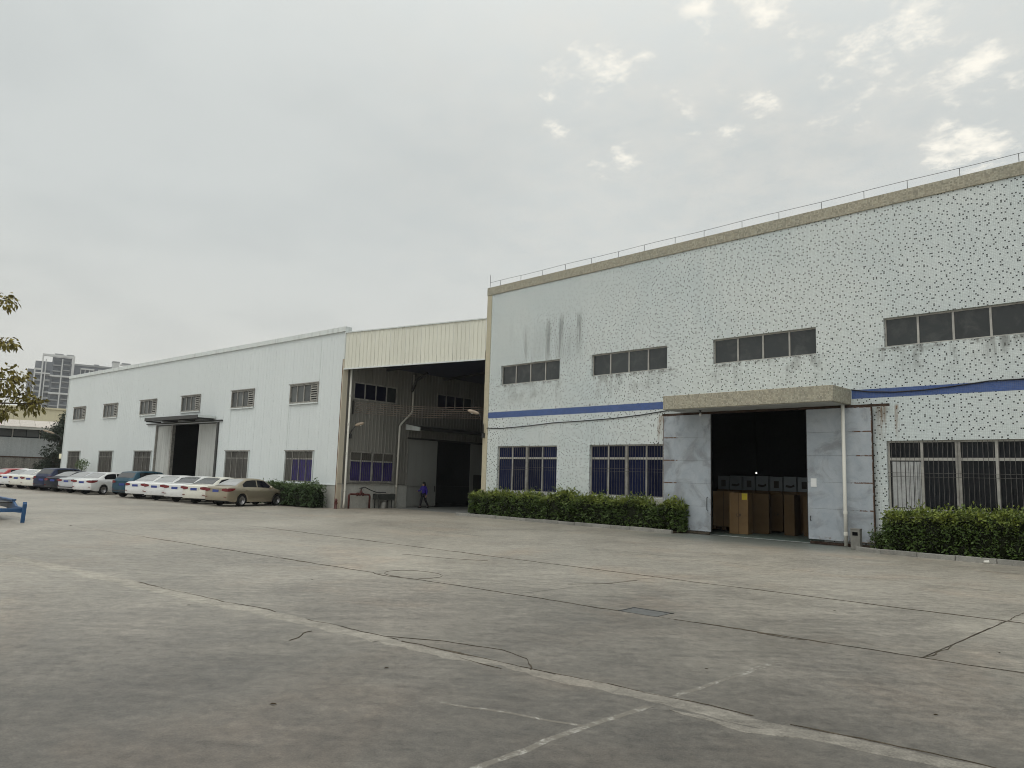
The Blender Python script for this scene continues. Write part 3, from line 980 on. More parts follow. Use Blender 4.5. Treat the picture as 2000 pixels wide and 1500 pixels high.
# lightning rail on the parapet
lr = thing('lightning_rail', 'thin galvanised lightning rail on short posts along the tan parapet', 'rail', (0, D + 0.05, TOP))
MB().tube([(TX0 + 0.05, 0, 0.30)] + [(x_ * 1.0, 0, 0.30 + 0.012 * math.sin(x_ * 1.3)) for x_ in range(-27, 5)], 0.009, 6).build('rail_wire', 'galv_wire', lr, smooth=True)
pm_ = MB().tube([(0, 0, 0), (0, 0, 0.29)], 0.012, 6).mesh('post', 'galv_wire')
for k in range(21):
    place('post', pm_, lr, (-27.7 + k * 1.52 + random.uniform(-0.12, 0.12), 0, 0))
MB().tube([(TX0 + 0.05, 0, 0), (TX0 + 0.05, 0, 0.72)], 0.013, 6).build('lightning_rod', 'galv_wire', lr)

# cable sagging across the wall
cb = MB().tube([(TX0 + 0.25, D - 0.03, 4.42), (-27.2, D - 0.03, 4.38), (-25.4, D - 0.03, 4.44), (-23.6, D - 0.03, 4.55), (-22.0, D - 0.03, 4.57), (-20.2, D - 0.03, 4.62), (-18.6, D - 0.03, 4.72), (-17.2, D - 0.03, 4.86), (-16.57, D - 0.03, 4.95)], 0.020, 6).build('cable', 'cable_black', None, smooth=True)
tag(cb, 'black cable sagging below the blue stripe left of the door canopy', 'cable')
cb = MB().tube([(-9.96, D - 0.03, 5.23), (-9.4, D - 0.03, 5.13), (-8.6, D - 0.03, 5.07), (-7.7, D - 0.03, 5.08), (-6.8, D - 0.03, 5.15), (-5.9, D - 0.03, 5.24), (-4.8, D - 0.03, 5.235), (-2.0, D - 0.03, 5.22), (2.0, D - 0.03, 5.24)], 0.020, 6).build('cable', 'cable_black', None, smooth=True)
tag(cb, 'black cable drooping over the blue stripe right of the door canopy', 'cable')

# bulb under the canopy
lb = thing('porch_bulb', 'small bare bulb hanging under the left end of the door canopy', 'lamp', (-15.25, 24.8, 4.70))
MB().lathe([(0.045, 0.0), (0.045, -0.05), (0.02, -0.06), (0.02, -0.10)], 10).build('holder', 'dark_metal', lb)
MB().lathe([(0.022, -0.10), (0.05, -0.15), (0.055, -0.19), (0.03, -0.235), (0.0, -0.245)], 10).build('bulb', 'lamp_glass', lb, smooth=True)

# lit bulb deep in the hall
m, q = new_mat('bulb_lit')
em = q.node('ShaderNodeEmission')
em.inputs[0].default_value = (1, 0.98, 0.92, 1)
em.inputs[1].default_value = 3.0
q.nt.links.new(em.outputs[0], q.node('ShaderNodeOutputMaterial').inputs[0])
MT['bulb_lit'] = m
hl = thing('hall_bulb', 'small lit bulb far back inside the dark workshop door', 'lamp', (-16.55, 31.6, 2.48))
MB().lathe([(0.0, -0.035), (0.025, -0.025), (0.035, 0.0), (0.025, 0.025), (0.0, 0.035)], 10).build('bulb', 'bulb_lit', hl, smooth=True)
MB().tube([(0, 0, 0.05), (0, 0, 5.9)], 0.006, 5).build('flex', 'cable_black', hl)

# ------------------------------------------------------------------ cartons in the doorway


def carton(x, y, z, w, d, h, rz, mat, label, tape=True, ink=True):
    t = thing('carton', label, 'carton', (x, y, z), rz, 'cartons inside the workshop door')
    MB().box(-w / 2, w / 2, -d / 2, d / 2, 0, h).build('body', mat, t, bevel=0.008)
    if ink:
        MB().box(-0.09, 0.07, -d / 2 - 0.003, -d / 2 - 0.001, h * 0.42, h * 0.425).build('print', 'ink', t)
        MB().box(-0.09, 0.09, -d / 2 - 0.003, -d / 2 - 0.001, h * 0.50, h * 0.505).build('print', 'ink', t)
        MB().box(-0.09, -0.08, -d / 2 - 0.003, -d / 2 - 0.001, h * 0.435, h * 0.49).build('print', 'ink', t)
        MB().box(0.03, 0.08, -d / 2 - 0.003, -d / 2 - 0.001, h * 0.44, h * 0.485).build('print', 'ink', t)
    if tape:
        MB().box(-0.02, 0.02, -d / 2 - 0.002, -d / 2 - 0.0005, 0.01, h - 0.01).build('seam', 'cardboard_dark', t)
    return t


c1 = carton(-15.05, 27.45, 0.013, 0.74, 0.60, 1.60, 0.20, 'cardboard', 'tall brown carton with a yellow label at the front of the stack')
MB().box(0.13, 0.34, -0.305, -0.3015, 1.33, 1.58).build('sticker', 'label_yellow', c1)
carton(-16.15, 28.3, 0.22, 0.95, 0.6, 1.42, 0.06, 'cardboard', 'wide brown carton raised on a pallet behind the left door', ink=False)
pl_ = thing('pallet', 'low wooden pallet under the carton behind the left door', 'pallet', (-16.15, 28.3, 0.013), 0.06)
for k in range(3):
    MB().box(-0.5 + k * 0.42, -0.34 + k * 0.42, -0.3, 0.3, 0.0, 0.11).build('block', 'cardboard_dark', pl_)
for k in range(4):
    MB().box(-0.5, 0.5, -0.3 + k * 0.16, -0.18 + k * 0.16, 0.112, 0.13).build('deck_board', 'cardboard_dark', pl_)
pl_.location.z = 0.075
carton(-14.75, 28.6, 0.013, 0.62, 0.55, 1.58, 0.3, 'cardboard_dark', 'dark brown carton right behind the one with the yellow label', ink=False)
carton(-14.55, 30.0-0.35, 0.10, 0.5, 0.5, 1.46, 0.1, 'cardboard_dark', 'brown carton with raised top flaps in the middle of the doorway')
carton(-13.62, 28.9, 0.013, 0.40, 0.75, 1.58, 0.12, 'cardboard_dark', 'narrow brown carton standing right of the middle of the doorway', ink=False)
carton(-12.7, 29.2, 0.013, 0.85, 0.8, 1.55, -0.05, 'cardboard_dark', 'dark carton farthest right inside the doorway', ink=False)
fl = MB()
fl.prism([(-0.25, 0), (0.25, 0), (0.22, 0.16), (-0.22, 0.16)], lambda p_, t: (p_[0], -0.25 - p_[1] * 0.8 + t, p_[1] * 0.55 + 1.465), 0.0, 0.006)
fo = fl.build('flap', 'cardboard', None)
fo.parent = [o for o in bpy.data.objects if o.get('label', '').startswith('brown carton with raised')][0]
for k in range(7):
    lab = ['leftmost', 'second from the left', 'third from the left', 'middle', 'third from the right', 'second from the right', 'rightmost'][k]
    x_ = -17.5 + k * 0.62
    carton(x_, 30.6, 0.013, 0.60, 0.6, 1.69, 0.0, 'cardboard_dark', 'dim brown carton under the white printed boxes, %s of its row' % lab, tape=False, ink=False)
    t = thing('printed_box', 'white printed box on the back row of cartons, %s of seven' % lab, 'box', (x_ + random.uniform(-0.02, 0.02), 30.6, 1.707), random.uniform(-0.03, 0.03), 'white boxes inside the workshop')
    MB().box(-0.27, 0.27, -0.25, 0.25, 0, 0.60 + 0.02 * (k % 2)).build('body', 'carton_white', t, bevel=0.006)
    if k % 2 == 0:
        MB().box(-0.10, 0.12, -0.254, -0.251, 0.13, 0.42).build('print', 'ink', t)
    else:
        MB().prism([(-0.2, 0.18), (0.02, 0.15), (0.2, 0.2), (0.18, 0.30), (0.06, 0.24), (-0.18, 0.27)], lambda p_, tt: (p_[0], tt, p_[1]), -0.254, -0.251).build('print', 'ink', t)

# ------------------------------------------------------------------ litter bin and small things by the door
bn = thing('litter_bin', 'grey square litter bin with a dark slot beside the white downpipe', 'bin', (-9.52, 24.62, 0), 0.12)
MB().box(-0.14, 0.14, -0.14, 0.14, 0.0, 0.62).build('body', 'grey_bin', bn, bevel=0.012)
MB().box(-0.15, 0.15, -0.15, 0.15, 0.622, 0.655).build('lid', 'grey_bin', bn, bevel=0.008)
MB().box(-0.08, 0.08, -0.144, -0.137, 0.44, 0.55).build('slot', 'black_gap', bn)
MB().box(-0.145, -0.137, -0.07, 0.07, 0.44, 0.55).build('slot', 'black_gap', bn)
cp = thing('paper_cup', 'crumpled white paper cup on the kerb before the right hedge', 'cup', (-5.72, 23.62, 0.03), 0.6)
MB().lathe([(0.03, -0.06), (0.032, -0.055), (0.045, 0.055), (0.043, 0.06)], 12, (0, 0, 0.022), 'x').build('body', 'cup_white', cp, smooth=True)

# ------------------------------------------------------------------ white metal building
WO = Vector((-35.92, 21.76, 0.0))
WA = math.radians(4.846)
wx = Vector((math.cos(WA), math.sin(WA), 0))
wy = Vector((-math.sin(WA), math.cos(WA), 0))
WH = 9.92
metal = thing('metal_warehouse', 'long white corrugated metal warehouse behind the parked cars', 'building', WO, WA)
WU = [(-39.85, -37.10), (-33.05, -30.25), (-25.90, -23.10), (-19.00, -16.25), (-11.95, -9.20), (-5.10, -2.28)]
WL = [(-40.15, -37.35), (-33.10, -30.30), (-26.20, -23.22), (-12.16, -9.32), (-5.15, -2.36)]
WDOOR = (-20.30, -16.42, 0.0, 5.02)
wops = [(a, b, 5.93, 7.00) for a, b in WU] + [(a, b, 1.36, 3.10) for a, b in WL] + [(-22.75, -13.42, -1, 5.05)]


def ribbed(x0, x1, z0, z1, holes, rib, top, hgt, to3, yf=0.0):
    """profiled sheet from x0 to x1: flat pans with raised trapezoid ribs."""
    prof = []
    x = math.floor(x0 / rib) * rib
    while x < x1 + rib:
        for dx, dy in ((0.0, 0.0), (rib - top * 2.0, 0.0), (rib - top * 1.6, -hgt), (rib - top * 0.4, -hgt)):
            prof.append((x + dx, dy))
        x += rib

    def yat(xx):
        return interp(prof, xx)
    xs = sorted({x0, x1, *[p_[0] for p_ in prof if x0 < p_[0] < x1], *[h[k] for h in holes for k in (0, 1) if x0 < h[k] < x1]})
    mb = MB()
    for a, b in zip(xs, xs[1:]):
        if b - a < 1e-5:
            continue
        cut = sorted([(h[2], h[3]) for h in holes if h[0] <= a + 1e-6 and b - 1e-6 <= h[1]])
        z = z0
        spans = []
        for c_, d_ in cut:
            if c_ > z:
                spans.append((z, c_))
            z = max(z, d_)
        if z < z1:
            spans.append((z, z1))
        for c_, d_ in spans:
            mb.poly(to3(a, yf + yat(a), c_), to3(b, yf + yat(b), c_), to3(b, yf + yat(b), d_), to3(a, yf + yat(a), d_))
    return mb


def sheet_panels(a, b, z0, z1, holes, rib, top, hgt, to3, mat, parent):
    """one sheet, cut into rectangular pieces where openings interrupt it."""
    xs = sorted({a, b, *[h[k] for h in holes for k in (0, 1) if a + 0.01 < h[k] < b - 0.01]})
    for u0, u1 in zip(xs, xs[1:]):
        z = z0
        spans = []
        for c_, d_ in sorted([(h[2], h[3]) for h in holes if h[0] <= u0 + 0.011 and u1 - 0.011 <= h[1]]):
            if c_ > z:
                spans.append((z, c_))
            z = max(z, d_)
        if z < z1:
            spans.append((z, z1))
        for c_, d_ in spans:
            ribbed(u0, u1, c_, d_, [], rib, top, hgt, to3).build('wall_panel', mat, parent, fix=False)


xs_ = [-41.6 + 0.99 * k for k in range(43)]
xs_[-1] = 0.0
for a, b in zip(xs_, xs_[1:]):
    sheet_panels(a + 0.0015, b - 0.0015, 1.27, WH - 0.10, wops, 0.33, 0.022, 0.007, idt, 'white_sheet', metal)
# plinth, parapet coping, shell
wall_with_holes(-41.6, 0.0, 0.0, 1.25, [(-22.75, -13.42, 0.0, 1.25)], -0.03, 0.1, idt).build('plinth', 'plaster_grey', metal, fix=False)
MB().box(-41.7, -22.76, -0.06, 0.02, 1.235, 1.275).build('drip_ledge', 'white_trim', metal)
MB().box(-13.41, 0.06, -0.06, 0.02, 1.235, 1.275).build('drip_ledge', 'white_trim', metal)
MB().box(-41.72, 0.10, -0.10, 0.34, WH - 0.16, WH + 0.12).build('parapet_coping', 'white_trim', metal, bevel=0.01)
MB().box(0.012, 0.10, -0.07, 0.40, 8.2, WH - 0.162).build('corner_flashing', 'white_trim', metal)
MB().box(-41.72, -41.61, -0.05, 0.3, 0.0, WH - 0.162).build('corner_flashing', 'white_trim', metal)
MB().box(-41.6, -41.45, 0.1, 30, 0, WH - 0.1).build('end_wall', 'white_sheet', metal)
MB().box(-41.6, 0.0, 30.0, 30.2, 0, WH - 0.1).build('back_wall', 'white_sheet', metal)
MB().box(-41.4, -0.1, 0.15, 29.9, 9.2, 9.3).build('roof', 'dark_interior', metal)
# dark hall behind the door
for args in ((-26.0, -10.0, 9.0, 9.1, 0, 6.5), (-26.1, -26.0, 0.30, 9.0, 0, 6.5), (-10.0, -9.9, 0.30, 9.0, 0, 6.5), (-26.0, -10.0, 0.30, 9.0, 6.5, 6.6)):
    MB().box(*args).build('inner_wall', 'dark_interior', metal)
wall_with_holes(-26.0, -10.0, 0.0, 6.5, [WDOOR], 0.28, 0.02, idt).build('inner_wall', 'dark_interior', metal, fix=False)
MB().box(-26.0, -10.0, 0.1, 9.0, -0.02, 0.008).build('floor', 'dark_interior', metal)
# big door: sliding leaves left and right of the opening
for a, b in ((-22.73, -20.42), (-16.38, -13.60)):
    d_ = bpy.data.objects.new('sliding_door', None)
    COL.objects.link(d_)
    d_.parent = metal
    n = 3
    for k in range(n):
        u0, u1 = lerp(a, b, k / n), lerp(a, b, (k + 1) / n)
        ribbed(u0 + 0.004, u1 - 0.004, 0.06, 4.98, [], 0.30, 0.02, 0.010, idt, 0.12).build('door_panel', 'door_white', d_, fix=False)
    MB().box(a, b, 0.13, 0.17, 0.06, 4.98).build('door_back', 'door_white', d_)
MB().box(-20.40, -20.16, 0.02, 0.24, 0.0, 5.0).build('door_post', 'frame_dull', metal)
MB().box(-13.56, -13.36, -0.09, 0.02, 0.0, 5.04).build('door_post', 'canopy_metal', metal)
MB().box(-22.80, -22.752, -0.03, 0.12, 0.0, 5.04).build('door_trim', 'frame_dull', metal)
MB().box(-22.75, -13.42, 0.02, 0.11, 4.99, 5.045).build('door_header', 'canopy_metal', metal)
MB().box(-20.0, -16.5, 2.2, 2.3, 4.45, 4.52).build('tie_beam', 'frame_dull', metal)
# canopy
cp_ = MB()
cp_.prism([(-1.25, 5.30), (0.0, 5.30), (0.0, 5.36), (-1.25, 5.38)], lambda p_, t: (t, p_[0], p_[1]), -21.9, -13.9)
cp_.build('door_canopy', 'canopy_metal', metal)
MB().prism([(-1.26, 5.29), (-0.02, 5.29), (-0.02, 5.46), (-1.26, 5.46)], lambda p_, t: (t, p_[0], p_[1]), -13.89, -13.85).build('canopy_end', 'white_trim', metal)
MB().box(-24.3, -12.9, -0.12, -0.02, 5.10, 5.19).build('canopy_beam', 'canopy_metal', metal)
MB().box(-21.9, -13.9, -1.30, -1.252, 5.22, 5.46).build('canopy_fascia', 'canopy_metal', metal)
for x_ in (-21.8, -19.2, -16.6, -14.0):
    MB().box(x_, x_ + 0.06, -1.24, -0.13, 5.16, 5.28).build('canopy_bracket', 'dark_metal', metal)


def louvre_window(a, b, z0, z1):
    win = bpy.data.objects.new('window', None)
    COL.objects.link(win)
    win.parent = metal
    fr = MB()
    f = 0.06
    fr.box(a - 0.03, a + f, -0.05, 0.06, z0 - 0.03, z1 + 0.03)
    fr.box(b - f, b + 0.03, -0.05, 0.06, z0 - 0.03, z1 + 0.03)
    fr.box(a + f, b - f, -0.05, 0.06, z0 - 0.03, z0 + f)
    fr.box(a + f, b - f, -0.05, 0.06, z1 - f, z1 + 0.03)
    fr.build('frame', 'frame_dull', win)
    MB().box(a - 0.08, b + 0.08, -0.10, -0.052, z0 - 0.10, z0 - 0.03).build('sill', 'white_trim', win)
    MB().box(a - 0.10, b + 0.10, -0.11, -0.052, z1 + 0.032, z1 + 0.08).build('hood', 'frame_dull', win)
    ws = (b - a) / 4
    for k in range(1, 4):
        MB().box(a + k * ws - 0.025, a + k * ws + 0.025, -0.02, 0.05, z0 + f, z1 - f).build('mullion', 'aluminium', win)
    for k in range(3):
        MB().poly((a + k * ws + 0.02, 0.03, z0 + f), (a + (k + 1) * ws - 0.02, 0.03, z0 + f), (a + (k + 1) * ws - 0.02, 0.03, z1 - f), (a + k * ws + 0.02, 0.03, z1 - f)).build('pane', 'glass_grey', win, fix=False)
    MB().poly((a + 3 * ws, 0.055, z0 + f), (b - f, 0.055, z0 + f), (b - f, 0.055, z1 - f), (a + 3 * ws, 0.055, z1 - f)).build('backing', 'dark_interior', win, fix=False)
    for k in range(7):
        zz = lerp(z0 + f, z1 - f, (k + 0.5) / 7)
        MB().prism([(-0.04, -0.055), (0.045, 0.035), (0.035, 0.05), (-0.048, -0.04)], lambda p_, t: (t, p_[0], p_[1] + zz), a + 3 * ws + 0.03, b - f - 0.005).build('slat', 'aluminium', win)


for a, b in WU:
    louvre_window(a, b, 5.93, 7.00)
for i, (a, b) in enumerate(WL):
    pmat = (lambda k, zi: 'glass_brown') if i < 4 else (lambda k, zi: 'glass_brown' if zi == 2 or k == 0 else 'purple_blind')
    w_ = window_unit(a, b, 1.36, 3.10, -0.10, 4, 2.66, 'frame_dull', pmat, metal, fw=0.05, deep=0.09)
    bars(w_, a, b, 1.36, 3.10, -0.05, 0.16, rails=(2.30,), r=0.007)
    MB().box(a - 0.10, b + 0.10, -0.10, -0.03, 3.11, 3.16).build('hood', 'frame_dull', w_)
    MB().box(b + 0.01, b + 0.06, -0.07, -0.022, 1.36, 3.105).build('jamb', 'white_trim', w_)
    MB().box(a - 0.06, a - 0.01, -0.07, -0.022, 1.36, 3.105).build('jamb', 'white_trim', w_)
# dark seams where the sheets lap
for x_, z0, z1 in ((-22.9, 1.3, 5.0), (-11.98, 3.2, 5.9), (-5.16, 3.2, 5.85), (-2.22, 7.1, 9.6)):
    MB().box(x_, x_ + 0.012, -0.022, -0.014, z0, z1).build('lap_seam', 'white_trim', metal)

# side wall along the passage: local plane x = 0, runs along local y
SU = [(0.77, 3.90, 6.06, 7.02), (7.17, 10.32, 6.10, 7.02), (14.0, 17.2, 6.10, 7.02)]
SLW = [(0.75, 3.90, 1.46, 3.13)]
SDOOR = (7.45, 10.42, 0.0, 4.06)
side3 = lambda a, b, z: (-b, a, z)      # wall x -> local y, wall depth -> -x  (b negative = proud of the wall)
sops = SU + SLW + [(4.98, 12.4, -1, 4.10)]
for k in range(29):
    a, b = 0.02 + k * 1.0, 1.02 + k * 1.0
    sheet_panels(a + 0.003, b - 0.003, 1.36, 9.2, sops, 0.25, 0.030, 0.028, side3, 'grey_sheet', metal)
wall_with_holes(0.0, 29.0, 0.0, 1.30, [(4.98, 12.4, 0.0, 1.30)], -0.05, 0.1, side3).build('plinth', 'plaster_grey', metal, fix=False)
MB().box(-0.02, 0.10, -0.03, 4.97, 1.302, 1.345).build('drip_ledge', 'frame_dull', metal)
MB().box(0.022, 0.085, -0.072, 0.26, 0.0, 8.19).build('corner_trim', 'beige_trim', metal)
MB().box(-0.012, 0.021, -0.085, -0.032, 0.0, 8.19).build('rust_edge', 'rust', metal)


def side_window(a, b, z0, z1, n, mats, transom=None):
    win = bpy.data.objects.new('window', None)
    COL.objects.link(win)
    win.parent = metal
    f = 0.06
    fr = MB()
    X0, X1 = -0.03, 0.04
    fr.box(X0, X1, a - 0.02, a + f, z0 - 0.02, z1 + 0.02)
    fr.box(X0, X1, b - f, b + 0.02, z0 - 0.02, z1 + 0.02)
    fr.box(X0, X1, a + f, b - f, z0 - 0.02, z0 + f)
    fr.box(X0, X1, a + f, b - f, z1 - f, z1 + 0.02)
    fr.build('frame', 'frame_dull', win)
    ws = (b - a) / n
    for k in range(1, n):
        wd = 0.06 if (transom and k == n // 2) else 0.028
        MB().box(-0.02, 0.034, a + k * ws - wd, a + k * ws + wd, z0 + f, z1 - f).build('mullion', 'aluminium', win)
    zt = [(z0 + f, z1 - f)] if not transom else [(z0 + f, transom - 0.04), (transom + 0.04, z1 - f)]
    if transom:
        MB().box(-0.02, 0.038, a + f, b - f, transom - 0.04, transom + 0.04).build('transom', 'aluminium', win)
    for k in range(n):
        for zi, (c_, d_) in enumerate(zt):
            MB().poly((-0.01, a + k * ws + 0.02, c_), (-0.01, a + (k + 1) * ws - 0.02, c_), (-0.01, a + (k + 1) * ws - 0.02, d_), (-0.01, a + k * ws + 0.02, d_)).build('pane', mats[zi if transom else min(k, len(mats) - 1)], win, fix=False)
    return win


for s_ in SU:
    side_window(*s_, 4, ['glass_navy', 'glass_navy', 'glass_navy', 'glass_dark'])
w_ = side_window(0.75, 3.90, 1.46, 3.13, 4, ['purple_blind', 'glass_brown'], 2.62)
bm_ = box_mesh('bar', 'bar_iron', 0.014, 0.014, 1.62)
for k in range(1, 24):
    place('bar', bm_, w_, (0.06, 0.75 + 3.15 * k / 24, 2.295))
# downpipes at the corner and on the side wall
d1 = MB().tube([(0.17, 0.42, 7.75), (0.17, 0.42, 0.95), (0.19, 0.40, 0.35), (0.20, 0.36, 0.03)], 0.060, 12).build('downpipe', 'pvc_pipe', metal, smooth=True)
for zz in (6.2, 4.6, 3.0, 0.98):
    MB().lathe([(0.058, -0.06), (0.070, -0.05), (0.070, 0.05), (0.058, 0.06)], 12, (0.17, 0.42, zz)).build('pipe_joint', 'pvc_pipe', d1)
d2 = MB().tube([(0.16, 5.05, 7.95), (0.16, 5.05, 5.75), (0.16, 4.98, 5.60), (0.18, 4.22, 4.92), (0.18, 4.10, 4.75), (0.18, 4.06, 0.03)], 0.058, 12).build('downpipe', 'pvc_pipe', metal, smooth=True)
for zz in (3.0, 1.25):
    MB().lathe([(0.058, -0.05), (0.068, -0.04), (0.068, 0.04), (0.058, 0.05)], 12, (0.18, 4.07, zz)).build('pipe_joint', 'pvc_pipe', d2)
# side door with awning
MB().box(-0.14, -0.10, 5.02, 7.42, 0.05, 4.06).build('door_back', 'door_white', metal)
sd = MB().box(-0.098, -0.05, 5.04, 7.44, 0.10, 4.05).build('sliding_door', 'door_grey', metal, bevel=0.006)
MB().box(-0.048, -0.03, 7.30, 7.36, 0.95, 1.30).build('handle', 'dark_metal', sd)
sd2 = MB().box(-0.098, -0.05, 10.44, 12.38, 0.06, 4.05).build('sliding_door', 'door_grey', metal, bevel=0.006)
MB().box(-0.046, -0.03, 10.75, 11.55, 0.10, 2.05).build('wicket_door', 'dark_metal', sd2)
MB().box(-0.02, 0.03, 4.90, 12.45, 4.062, 4.16).build('door_header', 'canopy_metal', metal)
MB().box(-0.04, 0.02, 4.915, 4.978, 0.0, 4.06).build('door_post', 'frame_dull', metal)
MB().prism([(0.03, 4.78), (1.25, 4.56), (1.25, 4.66), (0.03, 4.90)], lambda p_, t: (p_[0], t, p_[1]), 4.75, 12.2).build('awning', 'canopy_metal', metal)
MB().prism([(0.03, 4.60), (1.28, 4.50), (1.28, 4.72), (0.03, 4.93)], lambda p_, t: (p_[0], t, p_[1]), 4.70, 4.745).build('awning_end', 'white_trim', metal)
for args in ((-6.0, -5.9, 6.0, 13.0, 0, 5.0), (-5.9, -0.16, 13.0, 13.1, 0, 5.0), (-5.9, -0.16, 5.9, 6.0, 0, 5.0), (-5.9, -0.16, 6.0, 13.0, 5.0, 5.1)):
    MB().box(*args).build('inner_wall', 'dark_interior', metal)
MB().box(-5.9, -0.02, 6.0, 13.0, -0.02, 0.009).build('floor', 'dark_interior', metal)

# ------------------------------------------------------------------ covered passage between the buildings
cover = thing('passage_roof', 'cream corrugated fascia and dark roof bridging the two buildings', 'roof', (0, 0, 0))
FA = Vector((WO.x + 0.10 * wx.x - 0.03, WO.y - 0.02, 0))
FB = Vector((TX0 - 0.06, D - 0.02, 0))
fd = (FB - FA)
flen = fd.length
fd.normalize()
fn = Vector((fd.y, -fd.x, 0))           # faces the yard
fz0 = lambda t: lerp(7.67, 8.06, t)
fz1 = lambda t: lerp(9.66, 10.17, t)
NP = 9
for k in range(NP):
    u0, u1 = flen * k / NP + 0.003, flen * (k + 1) / NP - 0.003
    rib = flen / NP / 4
    prof = []
    for r_ in range(4):
        b0 = u0 + (u1 - u0) * r_ / 4
        wv = (u1 - u0) / 4
        prof += [(b0, 0.0), (b0 + wv * 0.72, 0.0), (b0 + wv * 0.79, 0.028), (b0 + wv * 0.93, 0.028)]
    prof.append((u1, 0.0))
    rows = [[FA + fd * u + fn * h_ + Vector((0, 0, fz0(u / flen))) for u, h_ in prof], [FA + fd * u + fn * h_ + Vector((0, 0, fz1(u / flen))) for u, h_ in prof]]
    MB().grid(rows).build('fascia_panel', 'cream_sheet', cover, fix=False)


def fbar(n0, n1, e0, e1, zf, name, mat):
    mb = MB()
    q_ = []
    for t in (0, 1):
        P = FA + fd * (flen * t)
        q_.append([P + fn * n0 + Vector((0, 0, zf(t) + e0)), P + fn * n1 + Vector((0, 0, zf(t) + e0)), P + fn * n1 + Vector((0, 0, zf(t) + e1)), P + fn * n0 + Vector((0, 0, zf(t) + e1))])
    i = len(mb.v)
    mb.v += [tuple(p_) for p_ in q_[0] + q_[1]]
    mb.f += [(3, 2, 1, 0), (4, 5, 6, 7), (0, 1, 5, 4), (1, 2, 6, 5), (2, 3, 7, 6), (3, 0, 4, 7)]
    return mb.build(name, mat, cover)


fbar(-0.02, 0.05, -0.07, -0.002, fz0, 'fascia_trim', 'white_trim')
fbar(-0.06, 0.06, 0.002, 0.06, fz1, 'fascia_coping', 'white_trim')
MB().poly(FA - wx * 0.35 + Vector((0, 0.1, 8.1)), FB + Vector((0.12, 0.1, 8.5)), Vector((TX0 + 0.1, 58, 8.5)), WO - wx * 0.3 + wy * 38 + Vector((0, 0, 8.1))).build('roof_sheet', 'navy_roof', cover, fix=False)
for k in range(6):
    s_ = 3.0 + k * 4.6
    P0 = WO + wy * s_ + wx * 0.12
    P1 = Vector((TX0, D + max(0.4, s_ - 3.4), 0))
    MB().tube([P0 + Vector((0, 0, 7.95)), P1 + Vector((0, 0, 8.3))], 0.09, 4).build('beam', 'dark_metal', cover)
MB().tube([WO + wy * 4.95 + wx * 0.13 + Vector((0, 0, 6.9)), WO + wy * 4.95 + wx * 0.5 + Vector((0, 0, 7.55)), WO + wy * 5.0 + wx * 1.4 + Vector((0, 0, 7.95))], 0.09, 6).build('brace', 'dark_metal', cover)
MB().box(-38.6, -28.4, 57.8, 58.0, 0, 9).build('end_wall', 'dark_interior', cover)  # unseen wall added to close the passage so it stays dark
# overhead wires
for k, (zl, zr) in enumerate(((5.86, 5.50), (5.76, 5.40), (5.64, 5.29), (5.53, 5.17), (5.42, 5.05), (5.30, 4.94))):
    a = WO + wy * 0.72 + wx * 0.12 + Vector((0, 0, zl))
    b = Vector((TX0 - 0.04, D + 0.02, zr))
    pts = [a.lerp(b, t / 10) - Vector((0, 0, 0.10 * math.sin(PI * t / 10))) for t in range(11)]
    o = MB().tube(pts, 0.010, 5).build('overhead_wire', 'wire_brown', None, smooth=True)
    tag(o, 'brown wire across the passage opening, %s of six' % ('topmost', 'second from the top', 'third from the top', 'third from the bottom', 'second from the bottom', 'lowest')[k], 'wire', 'wires strung across the passage')
rk = thing('insulator_rack', 'vertical iron rack holding the wire ends on the warehouse side wall', 'rack', WO + wy * 0.72 + wx * 0.12)
MB().box(-0.10, 0.02, -0.03, 0.03, 5.2, 5.95).build('upright', 'dark_metal', rk)


# wall lamps
def wall_lamp(label, base, arm, head_dir, up=0.1, hl_=0.5):
    t = thing('wall_lamp', label, 'lamp', base, 0.0, 'wall lamps')
    base = Vector(base)
    pts = [Vector(p_) - base for p_ in arm]
    MB().tube(pts, 0.030, 6).build('arm', 'dark_metal', t, smooth=True)
    e = pts[-1]
    hd = Vector(head_dir).normalized()
    hs = []
    prof = [(0.0, 0.03), (0.08, 0.05), (0.2, 0.085), (0.5, 0.10), (0.85, 0.08), (1.0, 0.02)]
    MB().tube([e + hd * (hl_ * (a - 0.05)) for a, r_ in prof], [r_ for a, r_ in prof], 10).build('lamp_head', 'lamp_housing', t, smooth=True)
    MB().lathe([(0.0, -0.03), (0.05, -0.015), (0.06, 0.02), (0.04, 0.05)], 10, tuple(e + hd * hl_ * 0.55 + Vector((0, 0, -0.09)))).build('lens', 'lamp_glass', t, smooth=True)
    MB().box(-0.06, 0.06, -0.06, 0.06, -0.12, 0.12).build('bracket', 'dark_metal', t)
    return t


